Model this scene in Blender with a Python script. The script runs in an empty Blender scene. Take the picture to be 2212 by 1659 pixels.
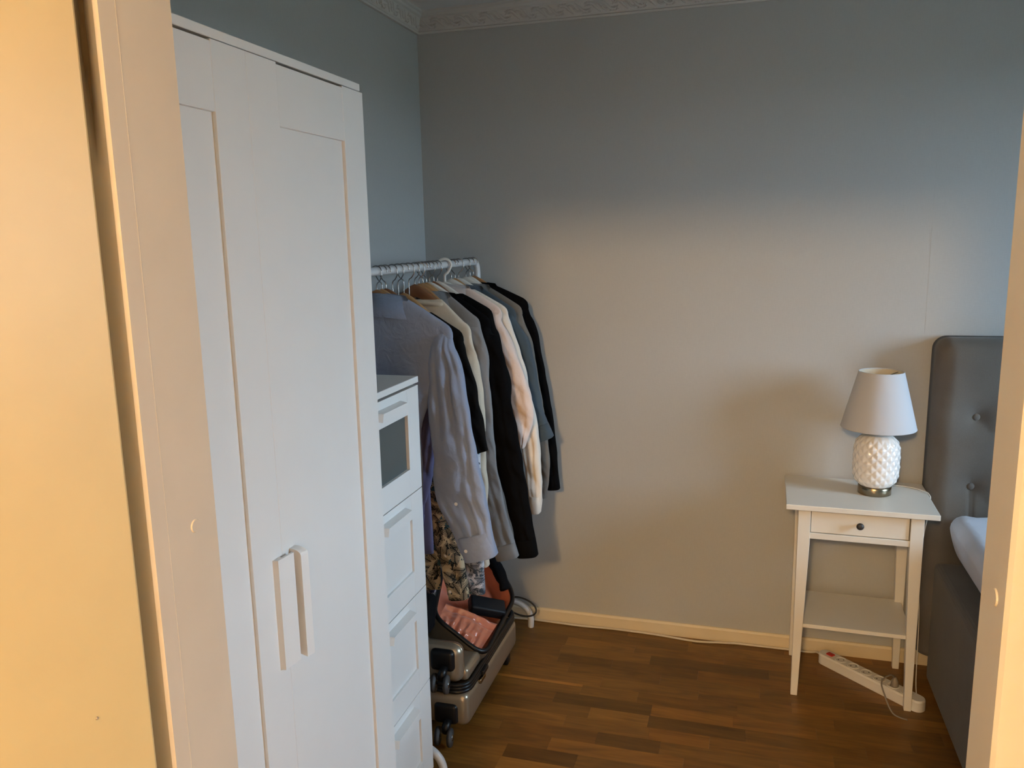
import bpy, bmesh, math, random
from mathutils import Vector, Matrix, noise
random.seed(7)
S = bpy.context.scene
C = S.collection

# ------------------------------------------------------------------ camera
def cam_axes(yaw, pitch, roll):
    f = Vector((-math.sin(yaw)*math.cos(pitch), math.cos(yaw)*math.cos(pitch), math.sin(pitch)))
    r = Vector((math.cos(yaw), math.sin(yaw), 0)); u = r.cross(f)
    return r*math.cos(roll)+u*math.sin(roll), -r*math.sin(roll)+u*math.cos(roll), f
cd = bpy.data.cameras.new('camera'); cam = bpy.data.objects.new('camera', cd); C.objects.link(cam)
r_, u_, f_ = cam_axes(0.2899, -0.1779, -0.0205)
M = Matrix((r_, u_, -f_)).transposed().to_4x4(); M.translation = Vector((1.2749, -3.0832, 1.5889))
cam.matrix_world = M
cd.sensor_width = 36.0; cd.lens = 1741.1/2212*36.0; cd.clip_start = 0.02
S.camera = cam

# ------------------------------------------------------------------ world, lights, exposure
w = bpy.data.worlds.new('daylight'); S.world = w; w.use_nodes = True
w.node_tree.nodes['Background'].inputs[0].default_value = (0.60, 0.835, 1.06, 1)      # even overcast sky
w.node_tree.nodes['Background'].inputs[1].default_value = 36.0
WIN = dict(x=3.80, y0=-1.55, y1=-0.72, z0=0.92, z1=2.14)       # window opening in the right wall
ld = bpy.data.lights.new('window_portal', 'AREA'); ld.shape = 'RECTANGLE'       # portal: only guides sky sampling through the window
ld.size = WIN['z1']-WIN['z0']; ld.size_y = WIN['y1']-WIN['y0']; ld.energy = 1.0
ld.cycles.is_portal = True
lo = bpy.data.objects.new('window_portal', ld); C.objects.link(lo)
lo.location = (WIN['x']+0.19, (WIN['y0']+WIN['y1'])/2, (WIN['z0']+WIN['z1'])/2)
lo.rotation_euler = (0, math.radians(90), 0)
pl = bpy.data.lights.new('hall_lamp_bulb', 'POINT'); pl.energy = 258; pl.color = (1.0, 0.61, 0.25); pl.shadow_soft_size = 0.12
po = bpy.data.objects.new('hall_lamp_bulb', pl); C.objects.link(po); po.location = (0.985, -4.6, 2.325)
S.view_settings.view_transform = 'Standard'; S.view_settings.look = 'None'
S.view_settings.gamma = 1.0; S.view_settings.use_curve_mapping = False
S.view_settings.exposure = 0.0

# ------------------------------------------------------------------ materials
def nt(name):
    m = bpy.data.materials.new(name); m.use_nodes = True
    n = m.node_tree; return m, n, n.nodes['Principled BSDF']
def N(n, t, **kw):
    k = n.nodes.new(t)
    for a, b in kw.items(): setattr(k, a, b)
    return k
def mat(name, col, rough=0.5, metal=0.0, spec=0.5, noise_amt=0.06, noise_scale=12.0, bump=0.0, bump_scale=200.0, sheen=0.0, coat=0.0):
    m, n, b = nt(name); L = n.links
    tc = N(n, 'ShaderNodeTexCoord')
    nz = N(n, 'ShaderNodeTexNoise'); nz.inputs['Scale'].default_value = noise_scale; nz.inputs['Detail'].default_value = 4
    L.new(tc.outputs['Object'], nz.inputs['Vector'])
    mr = N(n, 'ShaderNodeMapRange'); mr.inputs['To Min'].default_value = 1-noise_amt; mr.inputs['To Max'].default_value = 1+noise_amt
    L.new(nz.outputs['Fac'], mr.inputs['Value'])
    mx = N(n, 'ShaderNodeVectorMath', operation='SCALE'); mx.inputs[0].default_value = col[:3]
    L.new(mr.outputs[0], mx.inputs['Scale']); L.new(mx.outputs[0], b.inputs['Base Color'])
    b.inputs['Roughness'].default_value = rough; b.inputs['Metallic'].default_value = metal
    b.inputs['Specular IOR Level'].default_value = spec
    if sheen: b.inputs['Sheen Weight'].default_value = sheen
    if coat: b.inputs['Coat Weight'].default_value = coat; b.inputs['Coat Roughness'].default_value = 0.06
    if bump:
        n2 = N(n, 'ShaderNodeTexNoise'); n2.inputs['Scale'].default_value = bump_scale; n2.inputs['Detail'].default_value = 3
        L.new(tc.outputs['Object'], n2.inputs['Vector'])
        bp = N(n, 'ShaderNodeBump'); bp.inputs['Strength'].default_value = bump; bp.inputs['Distance'].default_value = 0.002
        L.new(n2.outputs['Fac'], bp.inputs['Height']); L.new(bp.outputs[0], b.inputs['Normal'])
    return m

def wallpaper():
    m, n, b = nt('grey wallpaper'); L = n.links
    tc = N(n, 'ShaderNodeTexCoord')
    mp = N(n, 'ShaderNodeMapping'); mp.inputs['Scale'].default_value = (260, 260, 40); L.new(tc.outputs['Object'], mp.inputs[0])
    a = N(n, 'ShaderNodeTexNoise'); a.inputs['Scale'].default_value = 1; L.new(mp.outputs[0], a.inputs['Vector'])
    mp2 = N(n, 'ShaderNodeMapping'); mp2.inputs['Scale'].default_value = (60, 60, 420); L.new(tc.outputs['Object'], mp2.inputs[0])
    a2 = N(n, 'ShaderNodeTexNoise'); a2.inputs['Scale'].default_value = 1; L.new(mp2.outputs[0], a2.inputs['Vector'])
    ad = N(n, 'ShaderNodeMath', operation='ADD'); L.new(a.outputs['Fac'], ad.inputs[0]); L.new(a2.outputs['Fac'], ad.inputs[1])
    mr = N(n, 'ShaderNodeMapRange'); mr.inputs['From Max'].default_value = 2; mr.inputs['To Min'].default_value = 0.93; mr.inputs['To Max'].default_value = 1.07
    L.new(ad.outputs[0], mr.inputs['Value'])
    sc = N(n, 'ShaderNodeVectorMath', operation='SCALE'); sc.inputs[0].default_value = (0.428, 0.438, 0.434); L.new(mr.outputs[0], sc.inputs['Scale'])
    L.new(sc.outputs[0], b.inputs['Base Color'])
    bp = N(n, 'ShaderNodeBump'); bp.inputs['Strength'].default_value = 0.18; bp.inputs['Distance'].default_value = 0.001
    L.new(ad.outputs[0], bp.inputs['Height']); L.new(bp.outputs[0], b.inputs['Normal'])
    b.inputs['Roughness'].default_value = 0.75; b.inputs['Specular IOR Level'].default_value = 0.25
    return m

def parquet(per_piece=True):
    m, n, b = nt('oiled oak parquet' if per_piece else 'oak parquet beyond'); L = n.links
    geo = N(n, 'ShaderNodeNewGeometry'); oi = N(n, 'ShaderNodeObjectInfo')
    off = N(n, 'ShaderNodeVectorMath', operation='MULTIPLY_ADD')
    rv = N(n, 'ShaderNodeCombineXYZ'); L.new(oi.outputs['Random'], rv.inputs[0]); L.new(oi.outputs['Random'], rv.inputs[1])
    L.new(rv.outputs[0], off.inputs[0]); off.inputs[1].default_value = (37, 19, 0); L.new(geo.outputs['Position'], off.inputs[2])
    mp = N(n, 'ShaderNodeMapping'); mp.inputs['Scale'].default_value = (7, 95, 1); L.new(off.outputs[0], mp.inputs[0])
    g = N(n, 'ShaderNodeTexNoise'); g.inputs['Scale'].default_value = 1.0; g.inputs['Detail'].default_value = 6; g.inputs['Distortion'].default_value = 0.6
    L.new(mp.outputs[0], g.inputs['Vector'])
    mp2 = N(n, 'ShaderNodeMapping'); mp2.inputs['Scale'].default_value = (3.0, 14, 1); L.new(off.outputs[0], mp2.inputs[0])
    g2 = N(n, 'ShaderNodeTexNoise'); g2.inputs['Scale'].default_value = 1.0; g2.inputs['Distortion'].default_value = 2.0; L.new(mp2.outputs[0], g2.inputs['Vector'])
    ad = N(n, 'ShaderNodeMath', operation='ADD'); L.new(g.outputs['Fac'], ad.inputs[0]); L.new(g2.outputs['Fac'], ad.inputs[1])
    mr = N(n, 'ShaderNodeMapRange'); mr.inputs['From Min'].default_value = 0.6; mr.inputs['From Max'].default_value = 1.4
    mr.inputs['To Min'].default_value = 0.62; mr.inputs['To Max'].default_value = 1.36; L.new(ad.outputs[0], mr.inputs['Value'])
    sc = N(n, 'ShaderNodeVectorMath', operation='SCALE'); L.new(mr.outputs[0], sc.inputs['Scale'])
    if per_piece: L.new(oi.outputs['Color'], sc.inputs[0])
    else:
        br = N(n, 'ShaderNodeTexBrick'); br.inputs['Scale'].default_value = 1; br.inputs['Brick Width'].default_value = 0.4; br.inputs['Row Height'].default_value = 0.0665
        br.inputs['Mortar Size'].default_value = 0.0006; br.inputs['Color1'].default_value = (0.25, 0.135, 0.058, 1); br.inputs['Color2'].default_value = (0.19, 0.098, 0.04, 1)
        L.new(geo.outputs['Position'], br.inputs['Vector']); L.new(br.outputs['Color'], sc.inputs[0])
    L.new(sc.outputs[0], b.inputs['Base Color'])
    rr = N(n, 'ShaderNodeMapRange'); rr.inputs['To Min'].default_value = 0.30; rr.inputs['To Max'].default_value = 0.48; L.new(g.outputs['Fac'], rr.inputs['Value'])
    L.new(rr.outputs[0], b.inputs['Roughness']); b.inputs['Specular IOR Level'].default_value = 0.4
    bp = N(n, 'ShaderNodeBump'); bp.inputs['Strength'].default_value = 0.12; bp.inputs['Distance'].default_value = 0.001
    L.new(g.outputs['Fac'], bp.inputs['Height']); L.new(bp.outputs[0], b.inputs['Normal'])
    return m

def fabric(name, col, rough=0.9, weave=900, amt=0.12, bump=0.25, sheen=0.1, spec=0.15):
    m, n, b = nt(name); L = n.links
    tc = N(n, 'ShaderNodeTexCoord')
    nz = N(n, 'ShaderNodeTexNoise'); nz.inputs['Scale'].default_value = weave; nz.inputs['Detail'].default_value = 2
    L.new(tc.outputs['Object'], nz.inputs['Vector'])
    nb = N(n, 'ShaderNodeTexNoise'); nb.inputs['Scale'].default_value = 9; L.new(tc.outputs['Object'], nb.inputs['Vector'])
    av = N(n, 'ShaderNodeMath', operation='ADD'); L.new(nz.outputs['Fac'], av.inputs[0]); L.new(nb.outputs['Fac'], av.inputs[1])
    mr = N(n, 'ShaderNodeMapRange'); mr.inputs['From Max'].default_value = 2; mr.inputs['To Min'].default_value = 1-amt; mr.inputs['To Max'].default_value = 1+amt
    L.new(av.outputs[0], mr.inputs['Value'])
    sc = N(n, 'ShaderNodeVectorMath', operation='SCALE'); sc.inputs[0].default_value = col[:3]; L.new(mr.outputs[0], sc.inputs['Scale'])
    L.new(sc.outputs[0], b.inputs['Base Color']); b.inputs['Roughness'].default_value = rough
    b.inputs['Sheen Weight'].default_value = sheen; b.inputs['Specular IOR Level'].default_value = spec
    wr = N(n, 'ShaderNodeTexNoise'); wr.inputs['Scale'].default_value = 28; wr.inputs['Detail'].default_value = 3; wr.inputs['Distortion'].default_value = 1.2
    L.new(tc.outputs['Object'], wr.inputs['Vector'])
    bp = N(n, 'ShaderNodeBump'); bp.inputs['Strength'].default_value = bump; bp.inputs['Distance'].default_value = 0.006
    L.new(wr.outputs['Fac'], bp.inputs['Height']); L.new(bp.outputs[0], b.inputs['Normal'])
    return m

def palm_print(name, ground, dark, accent, seed=0.0):
    """scattered fern fronds (mid rib and slanted leaflets) in two layers, with small dark and tinted flowers"""
    m, n, b = nt(name); L = n.links
    tc = N(n, 'ShaderNodeTexCoord')
    def M_(op, a, c=None, clamp=False, d=None):
        k = N(n, 'ShaderNodeMath', operation=op); k.use_clamp = clamp
        for i, v in enumerate((a, c, d)):
            if v is None: continue
            if isinstance(v, (int, float)): k.inputs[i].default_value = v
            else: L.new(v, k.inputs[i])
        return k.outputs[0]
    def fronds(off, scale, ln, wd):
        mp = N(n, 'ShaderNodeMapping'); mp.inputs['Location'].default_value = (off, 0, off*1.7); mp.inputs['Scale'].default_value = (1, 0.0, 1); L.new(tc.outputs['Object'], mp.inputs[0])
        vo = N(n, 'ShaderNodeTexVoronoi'); vo.inputs['Scale'].default_value = scale; L.new(mp.outputs[0], vo.inputs['Vector'])
        lc = N(n, 'ShaderNodeVectorMath', operation='SUBTRACT'); L.new(mp.outputs[0], lc.inputs[0]); L.new(vo.outputs['Position'], lc.inputs[1])
        cc = N(n, 'ShaderNodeSeparateColor'); L.new(vo.outputs['Color'], cc.inputs[0])
        ro = N(n, 'ShaderNodeVectorRotate', rotation_type='Y_AXIS'); L.new(lc.outputs[0], ro.inputs['Vector']); L.new(M_('MULTIPLY', cc.outputs[0], 6.283), ro.inputs['Angle'])
        sp = N(n, 'ShaderNodeSeparateXYZ'); L.new(ro.outputs[0], sp.inputs[0])
        ax_ = M_('ABSOLUTE', sp.outputs[0]); z = sp.outputs[2]
        zn_ = M_('DIVIDE', z, ln); lim = M_('MULTIPLY', M_('SUBTRACT', 1.0, M_('MULTIPLY', zn_, zn_)), wd)
        inside = M_('LESS_THAN', ax_, lim)
        ribs = M_('GREATER_THAN', M_('SINE', M_('MULTIPLY', M_('MULTIPLY_ADD', ax_, -0.9, d=z), 1500.0)), M_('MULTIPLY_ADD', M_('DIVIDE', ax_, wd), 1.1, d=-0.55))
        stem = M_('LESS_THAN', ax_, 0.0012)
        return M_('MULTIPLY', inside, M_('MAXIMUM', ribs, stem))
    f1 = fronds(seed, 21, 0.030, 0.015); f2 = fronds(seed+3.3, 24, 0.026, 0.013)
    leaf = M_('MAXIMUM', f1, f2)
    def blob(sc, th, o):
        mp = N(n, 'ShaderNodeMapping'); mp.inputs['Location'].default_value = (o, o, o); L.new(tc.outputs['Object'], mp.inputs[0])
        nz = N(n, 'ShaderNodeTexNoise'); nz.inputs['Scale'].default_value = sc; nz.inputs['Detail'].default_value = 2.5; nz.inputs['Roughness'].default_value = 0.7; L.new(mp.outputs[0], nz.inputs['Vector'])
        return M_('GREATER_THAN', nz.outputs['Fac'], th)
    def mix(f, a, c):
        k = N(n, 'ShaderNodeMix', data_type='RGBA'); L.new(f, k.inputs[0])
        if isinstance(a, tuple): k.inputs[6].default_value = (*a, 1)
        else: L.new(a, k.inputs[6])
        k.inputs[7].default_value = (*c, 1); return k.outputs[2]
    col = mix(leaf, ground, dark); col = mix(blob(38, 0.625, seed), col, dark); col = mix(blob(34, 0.63, seed+9), col, accent)
    L.new(col, b.inputs['Base Color']); b.inputs['Roughness'].default_value = 0.85; b.inputs['Specular IOR Level'].default_value = 0.15
    return m

MT = {}
MT['wall'] = wallpaper()
MT['hall'] = mat('hall plaster', (0.80, 0.74, 0.62), 0.8)
MT['ceiling'] = mat('white ceiling paint', (0.66, 0.66, 0.65), 0.9)
MT['cornice'] = mat('cornice plaster', (0.56, 0.55, 0.53), 0.8, bump=0.25, bump_scale=90)
MT['frame'] = mat('door frame paint', (0.455, 0.415, 0.345), 0.45, bump=0.06, bump_scale=40)
MT['leaf'] = mat('cream door paint', (0.485, 0.388, 0.192), 0.4, bump=0.05, bump_scale=30)
MT['base'] = mat('cream skirting paint', (0.70, 0.60, 0.42), 0.5)
MT['white'] = mat('white foil furniture', (0.72, 0.73, 0.72), 0.38, noise_amt=0.02)
MT['nswhite'] = mat('white stained pine', (0.74, 0.72, 0.66), 0.35, noise_amt=0.03)
MT['rack'] = mat('white lacquered steel', (0.62, 0.63, 0.64), 0.3)
MT['steel'] = mat('hanger steel', (0.36, 0.36, 0.36), 0.25, metal=1)
MT['woodlight'] = mat('light wooden hanger', (0.42, 0.24, 0.10), 0.45, noise_amt=0.2, noise_scale=30)
MT['woodmid'] = mat('mid brown wooden hanger', (0.32, 0.16, 0.065), 0.45, noise_amt=0.2, noise_scale=30)
MT['wooddark'] = mat('red brown wooden hanger', (0.22, 0.095, 0.04), 0.45, noise_amt=0.2, noise_scale=30)
MT['plastic'] = mat('white plastic', (0.70, 0.68, 0.63), 0.4)
MT['black'] = mat('black plastic', (0.006, 0.006, 0.0065), 0.38, spec=0.4)
MT['rubber'] = mat('grey rubber', (0.05, 0.05, 0.052), 0.6)
MT['champagne'] = mat('champagne polycarbonate', (0.36, 0.30, 0.22), 0.30, metal=0.6, spec=0.5, coat=0.15)
MT['lining'] = mat('coral satin lining', (0.60, 0.185, 0.10), 0.22, spec=0.8, bump=0.9, bump_scale=30, sheen=0.3)
MT['blackcloth'] = fabric('black cloth', (0.006, 0.006, 0.007), sheen=0.0, spec=0.08)
MT['ceramic'] = mat('white glazed ceramic', (0.82, 0.80, 0.78), 0.12, coat=0.6, noise_amt=0.01)
MT['shade'] = fabric('white lampshade linen', (0.50, 0.515, 0.55), weave=500, amt=0.03, bump=0.02)
MT['shadein'] = mat('lampshade lining', (0.66, 0.60, 0.48), 0.7)
MT['brass'] = mat('brushed brass', (0.30, 0.25, 0.17), 0.25, metal=1)
MT['knob'] = mat('dark brown knob', (0.035, 0.032, 0.03), 0.5)
MT['bed'] = fabric('grey upholstery', (0.126, 0.113, 0.099), weave=420, amt=0.28, bump=0.08)
MT['sheet'] = fabric('white cotton sheet', (0.66, 0.69, 0.78), bump=0.2)
MT['red'] = mat('red rocker switch', (0.45, 0.02, 0.01), 0.35)
MT['cord'] = mat('cream cable', (0.62, 0.55, 0.44), 0.5)
MT['greycord'] = mat('grey cable', (0.22, 0.19, 0.15), 0.5)
MT['earth'] = mat('ground outside', (0.10, 0.11, 0.07), 0.9)
MT['darkpatch'] = mat('dark brown patch', (0.14, 0.09, 0.04), 0.8)
MT['parq'] = parquet(True); MT['parq2'] = parquet(False)
def frosted():
    m, n, b = nt('frosted glass'); b.inputs['Base Color'].default_value = (0.12, 0.16, 0.16, 1); b.inputs['Roughness'].default_value = 0.3
    b.inputs['Specular IOR Level'].default_value = 0.5
    tc = N(n, 'ShaderNodeTexCoord'); nz = N(n, 'ShaderNodeTexNoise'); nz.inputs['Scale'].default_value = 6; n.links.new(tc.outputs['Object'], nz.inputs['Vector'])
    rp = N(n, 'ShaderNodeValToRGB'); rp.color_ramp.elements[0].color = (0.055, 0.080, 0.085, 1); rp.color_ramp.elements[1].color = (0.078, 0.100, 0.105, 1)
    n.links.new(nz.outputs['Fac'], rp.inputs[0]); n.links.new(rp.outputs[0], b.inputs['Base Color']); return m
MT['frost'] = frosted()
def pane():
    m, n, b = nt('window glass'); t = N(n, 'ShaderNodeBsdfTransparent'); g = N(n, 'ShaderNodeBsdfGlossy'); g.inputs['Roughness'].default_value = 0.02
    fz = N(n, 'ShaderNodeFresnel'); mx = N(n, 'ShaderNodeMixShader')
    n.links.new(fz.outputs[0], mx.inputs[0]); n.links.new(t.outputs[0], mx.inputs[1]); n.links.new(g.outputs[0], mx.inputs[2])
    n.links.new(mx.outputs[0], n.nodes['Material Output'].inputs['Surface']); return m
MT['pane'] = pane()

# ------------------------------------------------------------------ helpers
def obj(name, bm, m, parent=None, smooth=False, loc=None):
    me = bpy.data.meshes.new(name); bmesh.ops.recalc_face_normals(bm, faces=bm.faces); bm.to_mesh(me); bm.free()
    if smooth:
        for p in me.polygons: p.use_smooth = True
    o = bpy.data.objects.new(name, me); C.objects.link(o)
    me.materials.append(MT[m] if isinstance(m, str) else m)
    if parent: o.parent = parent
    if loc: o.location = loc
    return o
def thing(name, label, cat, loc=(0, 0, 0), rz=0.0, group=None):
    e = bpy.data.objects.new(name, None); C.objects.link(e); e.location = loc; e.rotation_euler = (0, 0, rz); e.empty_display_size = 0.05
    e['label'] = label; e['category'] = cat
    if group: e['group'] = group
    return e
def tag(o, label, cat, group=None):
    o['label'] = label; o['category'] = cat
    if group: o['group'] = group
    return o
def struct(o): o['kind'] = 'structure'; return o
def box(bm, x0, x1, y0, y1, z0, z1, bev=0.0, seg=2):
    r = bmesh.ops.create_cube(bm, size=1.0)
    for v in r['verts']:
        v.co = Vector(((x0+x1)/2+v.co.x*(x1-x0), (y0+y1)/2+v.co.y*(y1-y0), (z0+z1)/2+v.co.z*(z1-z0)))
    if bev:
        es = list({e for v in r['verts'] for e in v.link_edges})
        bmesh.ops.bevel(bm, geom=es, offset=bev, segments=seg, affect='EDGES', profile=0.5)
    return bm
def nbox(name, m, parent, a, bev=0.0, seg=2):
    bm = bmesh.new(); box(bm, *a, bev=bev, seg=seg); return obj(name, bm, m, parent)
def tube(bm, pts, rad, n=10, closed=False, caps=True):
    pts = [Vector(p) for p in pts]; k = len(pts); rings = []
    if not hasattr(rad, '__len__'): rad = [rad]*k
    prev = None
    for i, p in enumerate(pts):
        a = pts[(i-1) % k] if (i > 0 or closed) else p; b = pts[(i+1) % k] if (i < k-1 or closed) else p
        t = (b-a).normalized()
        if prev is None:
            prev = t.orthogonal().normalized()
        nrm = (prev - t*prev.dot(t)); nrm = nrm.normalized() if nrm.length > 1e-6 else t.orthogonal().normalized()
        prev = nrm; bn = t.cross(nrm)
        rings.append([bm.verts.new(p + (nrm*math.cos(2*math.pi*j/n)+bn*math.sin(2*math.pi*j/n))*rad[i]) for j in range(n)])
    for i in range(k if closed else k-1):
        A, B = rings[i], rings[(i+1) % k]
        for j in range(n): bm.faces.new((A[j], A[(j+1) % n], B[(j+1) % n], B[j]))
    if caps and not closed:
        bm.faces.new(rings[0][::-1]); bm.faces.new(rings[-1])
    return bm
def ntube(name, m, parent, pts, rad, n=10, closed=False):
    bm = bmesh.new(); tube(bm, pts, rad, n, closed); return obj(name, bm, m, parent, smooth=True)
def smooth_path(pts, sub=6):
    P = [Vector(p) for p in pts]; out = []
    for i in range(len(P)-1):
        p0 = P[max(i-1, 0)]; p1 = P[i]; p2 = P[i+1]; p3 = P[min(i+2, len(P)-1)]
        for s in range(sub):
            t = s/sub
            out.append(0.5*((2*p1)+(-p0+p2)*t+(2*p0-5*p1+4*p2-p3)*t*t+(-p0+3*p1-3*p2+p3)*t**3))
    out.append(P[-1]); return out
def lathe(bm, prof, n=48, cx=0, cy=0, cap0=True, cap1=True):
    rings = [[bm.verts.new((cx+r*math.cos(2*math.pi*j/n), cy+r*math.sin(2*math.pi*j/n), z)) for j in range(n)] for r, z in prof]
    for A, B in zip(rings, rings[1:]):
        for j in range(n): bm.faces.new((A[j], A[(j+1) % n], B[(j+1) % n], B[j]))
    if cap0: bm.faces.new(rings[0][::-1])
    if cap1: bm.faces.new(rings[-1])
    return bm
def prism(bm, poly, ex):
    """poly: list of 3d points, extruded by vector ex"""
    ex = Vector(ex); a = [bm.verts.new(p) for p in poly]; b = [bm.verts.new(Vector(p)+ex) for p in poly]
    n = len(poly); bm.faces.new(a[::-1]); bm.faces.new(b)
    for i in range(n): bm.faces.new((a[i], a[(i+1) % n], b[(i+1) % n], b[i]))
    return bm

# ------------------------------------------------------------------ the setting
CE = 2.452; XR = 3.80; YF = -2.35
fl = struct(nbox('floor', 'parq2', None, (-0.1, XR+0.15, -2.45, 0.1, -0.06, -0.012)))
# parquet strips: rows run along x; joints as seen in the photograph
rows_y = [0.0]+[-0.056-0.0665*i for i in range(20)]
joints = {1: [0.30, 0.74, 1.08, 1.46, 1.80], 2: [0.31, 0.6085, 0.88, 1.218, 1.55, 1.83], 3: [0.41, 0.60, 0.948, 1.38, 1.74], 4: [0.606, 0.813, 1.13, 1.50, 1.78],
          5: [0.33, 0.66, 1.0, 1.346, 1.62], 6: [0.46, 0.796, 1.14, 1.45, 1.86], 7: [0.39, 0.735, 0.936, 1.2727, 1.58, 1.90], 8: [0.33, 0.653, 0.992, 1.261, 1.52, 1.80], 9: [0.45, 0.79, 0.99, 1.30, 1.66],
          10: [0.34, 0.72, 1.0, 1.191, 1.56, 1.85], 11: [0.52, 0.84, 1.042, 1.40, 1.71], 12: [0.37, 0.70, 1.12, 1.36, 1.78], 13: [0.572, 0.80, 1.08, 1.50, 1.84], 14: [0.30, 0.568, 0.93, 1.24, 1.62]}
tone = {(3, 0.948): 0.72, (4, 0.606): 0.76, (4, 0.813): 0.82, (9, 0.79): 1.22, (9, 0.99): 0.72, (10, 0.34): 1.12, (8, 0.992): 1.16, (8, 0.653): 0.74, (11, 0.84): 0.72, (13, 0.572): 0.66,
        (14, 0.568): 1.25, (6, 0.46): 1.15, (2, 0.6085): 1.08, (3, 0.60): 1.05, (7, 0.735): 1.06, (10, 0.72): 1.02, (12, 0.70): 1.1, (5, 1.346): 0.95}
pbm = bmesh.new(); box(pbm, 0, 1, 0, 1, -1, 0); pmesh = bpy.data.meshes.new('parquet_strip'); pbm.to_mesh(pmesh); pbm.free(); pmesh.materials.append(MT['parq'])
def strip(x0, x1, y0, y1, t):
    o = bpy.data.objects.new('parquet_strip', pmesh); C.objects.link(o); o.parent = fl
    o.location = (x0+0.00015, y0+0.00012, 0.0); o.scale = (x1-x0-0.0003, y1-y0-0.00024, 0.012)
    h = random.uniform(-0.04, 0.04); t = 1+(t-1)*1.35
    o.color = (0.203*t*(1+h), 0.095*t, 0.019*t*(1-h), 1)
X0, X1 = 0.02, 2.0
for i in range(len(rows_y)-1):
    y1, y0 = rows_y[i], rows_y[i+1]
    js = joints.get(i)
    if js is None:
        js = []; x = random.uniform(0.1, 0.4)
        while x < X1-0.1: js.append(x); x += random.uniform(0.24, 0.44)
    xs = [X0]+[j for j in js if j > X0]+[X1]
    for a, b in zip(xs, xs[1:]):
        t = tone.get((i, a), random.uniform(0.84, 1.08))
        if i == 7 and a == 0.39:
            strip(a, b, y1-0.016, y1, 1.6); strip(a, b, y0, y1-0.016, t); continue
        strip(a, b, y0, y1, t)
YP = rows_y[-1]
bm = bmesh.new(); box(bm, X1, XR, -2.35, 0.0, -0.012, 0.0); box(bm, 0.0, X1, -2.35, YP, -0.012, 0.0); box(bm, 0.0, X0, YP, 0, -0.012, 0)
pf = obj('parquet_field', bm, 'parq2', fl); pf['kind'] = 'stuff'
struct(nbox('wall_left', 'wall', None, (-0.1, 0, YF, 0.1, 0, CE)))
wb = bmesh.new(); box(wb, 0, XR, 0, 0.1, 0, CE); wbk = struct(obj('wall_back', wb, 'wall'))
for x in (0.268, 0.798, 1.328, 1.858): nbox('wallpaper_seam', 'wall', wbk, (x-0.0003, x+0.0003, -0.0004, 0.001, 0.055, 2.374))
# right wall with the window opening
bm = bmesh.new()
box(bm, XR, XR+0.2, YF, 0.1, 0, WIN['z0']); box(bm, XR, XR+0.2, YF, 0.1, WIN['z1'], CE)
box(bm, XR, XR+0.2, YF, WIN['y0'], WIN['z0'], WIN['z1']); box(bm, XR, XR+0.2, WIN['y1'], 0.1, WIN['z0'], WIN['z1'])
struct(obj('wall_right', bm, 'wall'))
wo = bpy.data.objects.new('window_1', None); C.objects.link(wo); struct(wo)
def wbox(nm, m, a): nbox(nm, m, wo, a, bev=0.003)
y0, y1, z0, z1 = WIN['y0'], WIN['y1'], WIN['z0'], WIN['z1']
for nm, a in (('frame_sill', (XR+.06, XR+.12, y0, y1, z0, z0+.05)), ('frame_head', (XR+.06, XR+.12, y0, y1, z1-.05, z1)), ('frame_jamb', (XR+.06, XR+.12, y0, y0+.05, z0+.05, z1-.05)),
              ('frame_jamb', (XR+.06, XR+.12, y1-.05, y1, z0+.05, z1-.05)), ('mullion', (XR+.06, XR+.12, (y0+y1)/2-.025, (y0+y1)/2+.025, z0+.05, z1-.05)), ('sill_board', (XR-.05, XR+.06, y0, y1, z0-.02, z0))):
    wbox(nm, 'white', a)
wbox('pane', 'pane', (XR+.088, XR+.092, y0+.05, (y0+y1)/2-.025, z0+.05, z1-.05)); wbox('pane', 'pane', (XR+.088, XR+.092, (y0+y1)/2+.025, y1-.05, z0+.05, z1-.05))
# front wall (with the doorway the picture is taken through)
XJL, XJR, ZH = 0.7065, 1.4715, 2.00
bm = bmesh.new(); box(bm, -0.1, XJL-0.045, -2.47, YF-.002, 0, CE); box(bm, XJR+0.045, XR+.2, -2.47, YF-.002, 0, CE); box(bm, XJL-0.045, XJR+0.045, -2.47, YF-.002, ZH+0.045, CE)
struct(obj('wall_front', bm, 'hall'))
struct(nbox('ceiling', 'ceiling', None, (-0.1, XR+.2, -2.47, 0.1, CE, CE+0.1)))
struct(nbox('ground', 'earth', None, (4.2, 240, -160, 160, -3.2, -3.0)))
struct(nbox('hall_floor', 'parq2', None, (-0.9, 2.9, -6.2, -2.45, -0.06, 0.0)))
struct(nbox('hall_ceiling', 'hall', None, (-0.9, 2.9, -6.2, -2.47, CE, CE+.1)))
struct(nbox('wall_hall_left', 'hall', None, (-1.0, -0.9, -6.2, -2.47, 0, CE)))
struct(nbox('wall_hall_right', 'hall', None, (2.9, 3.0, -6.2, -2.47, 0, CE)))
struct(nbox('wall_hall_back', 'hall', None, (-0.9, 2.9, -6.3, -6.2, 0, CE)))

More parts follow.
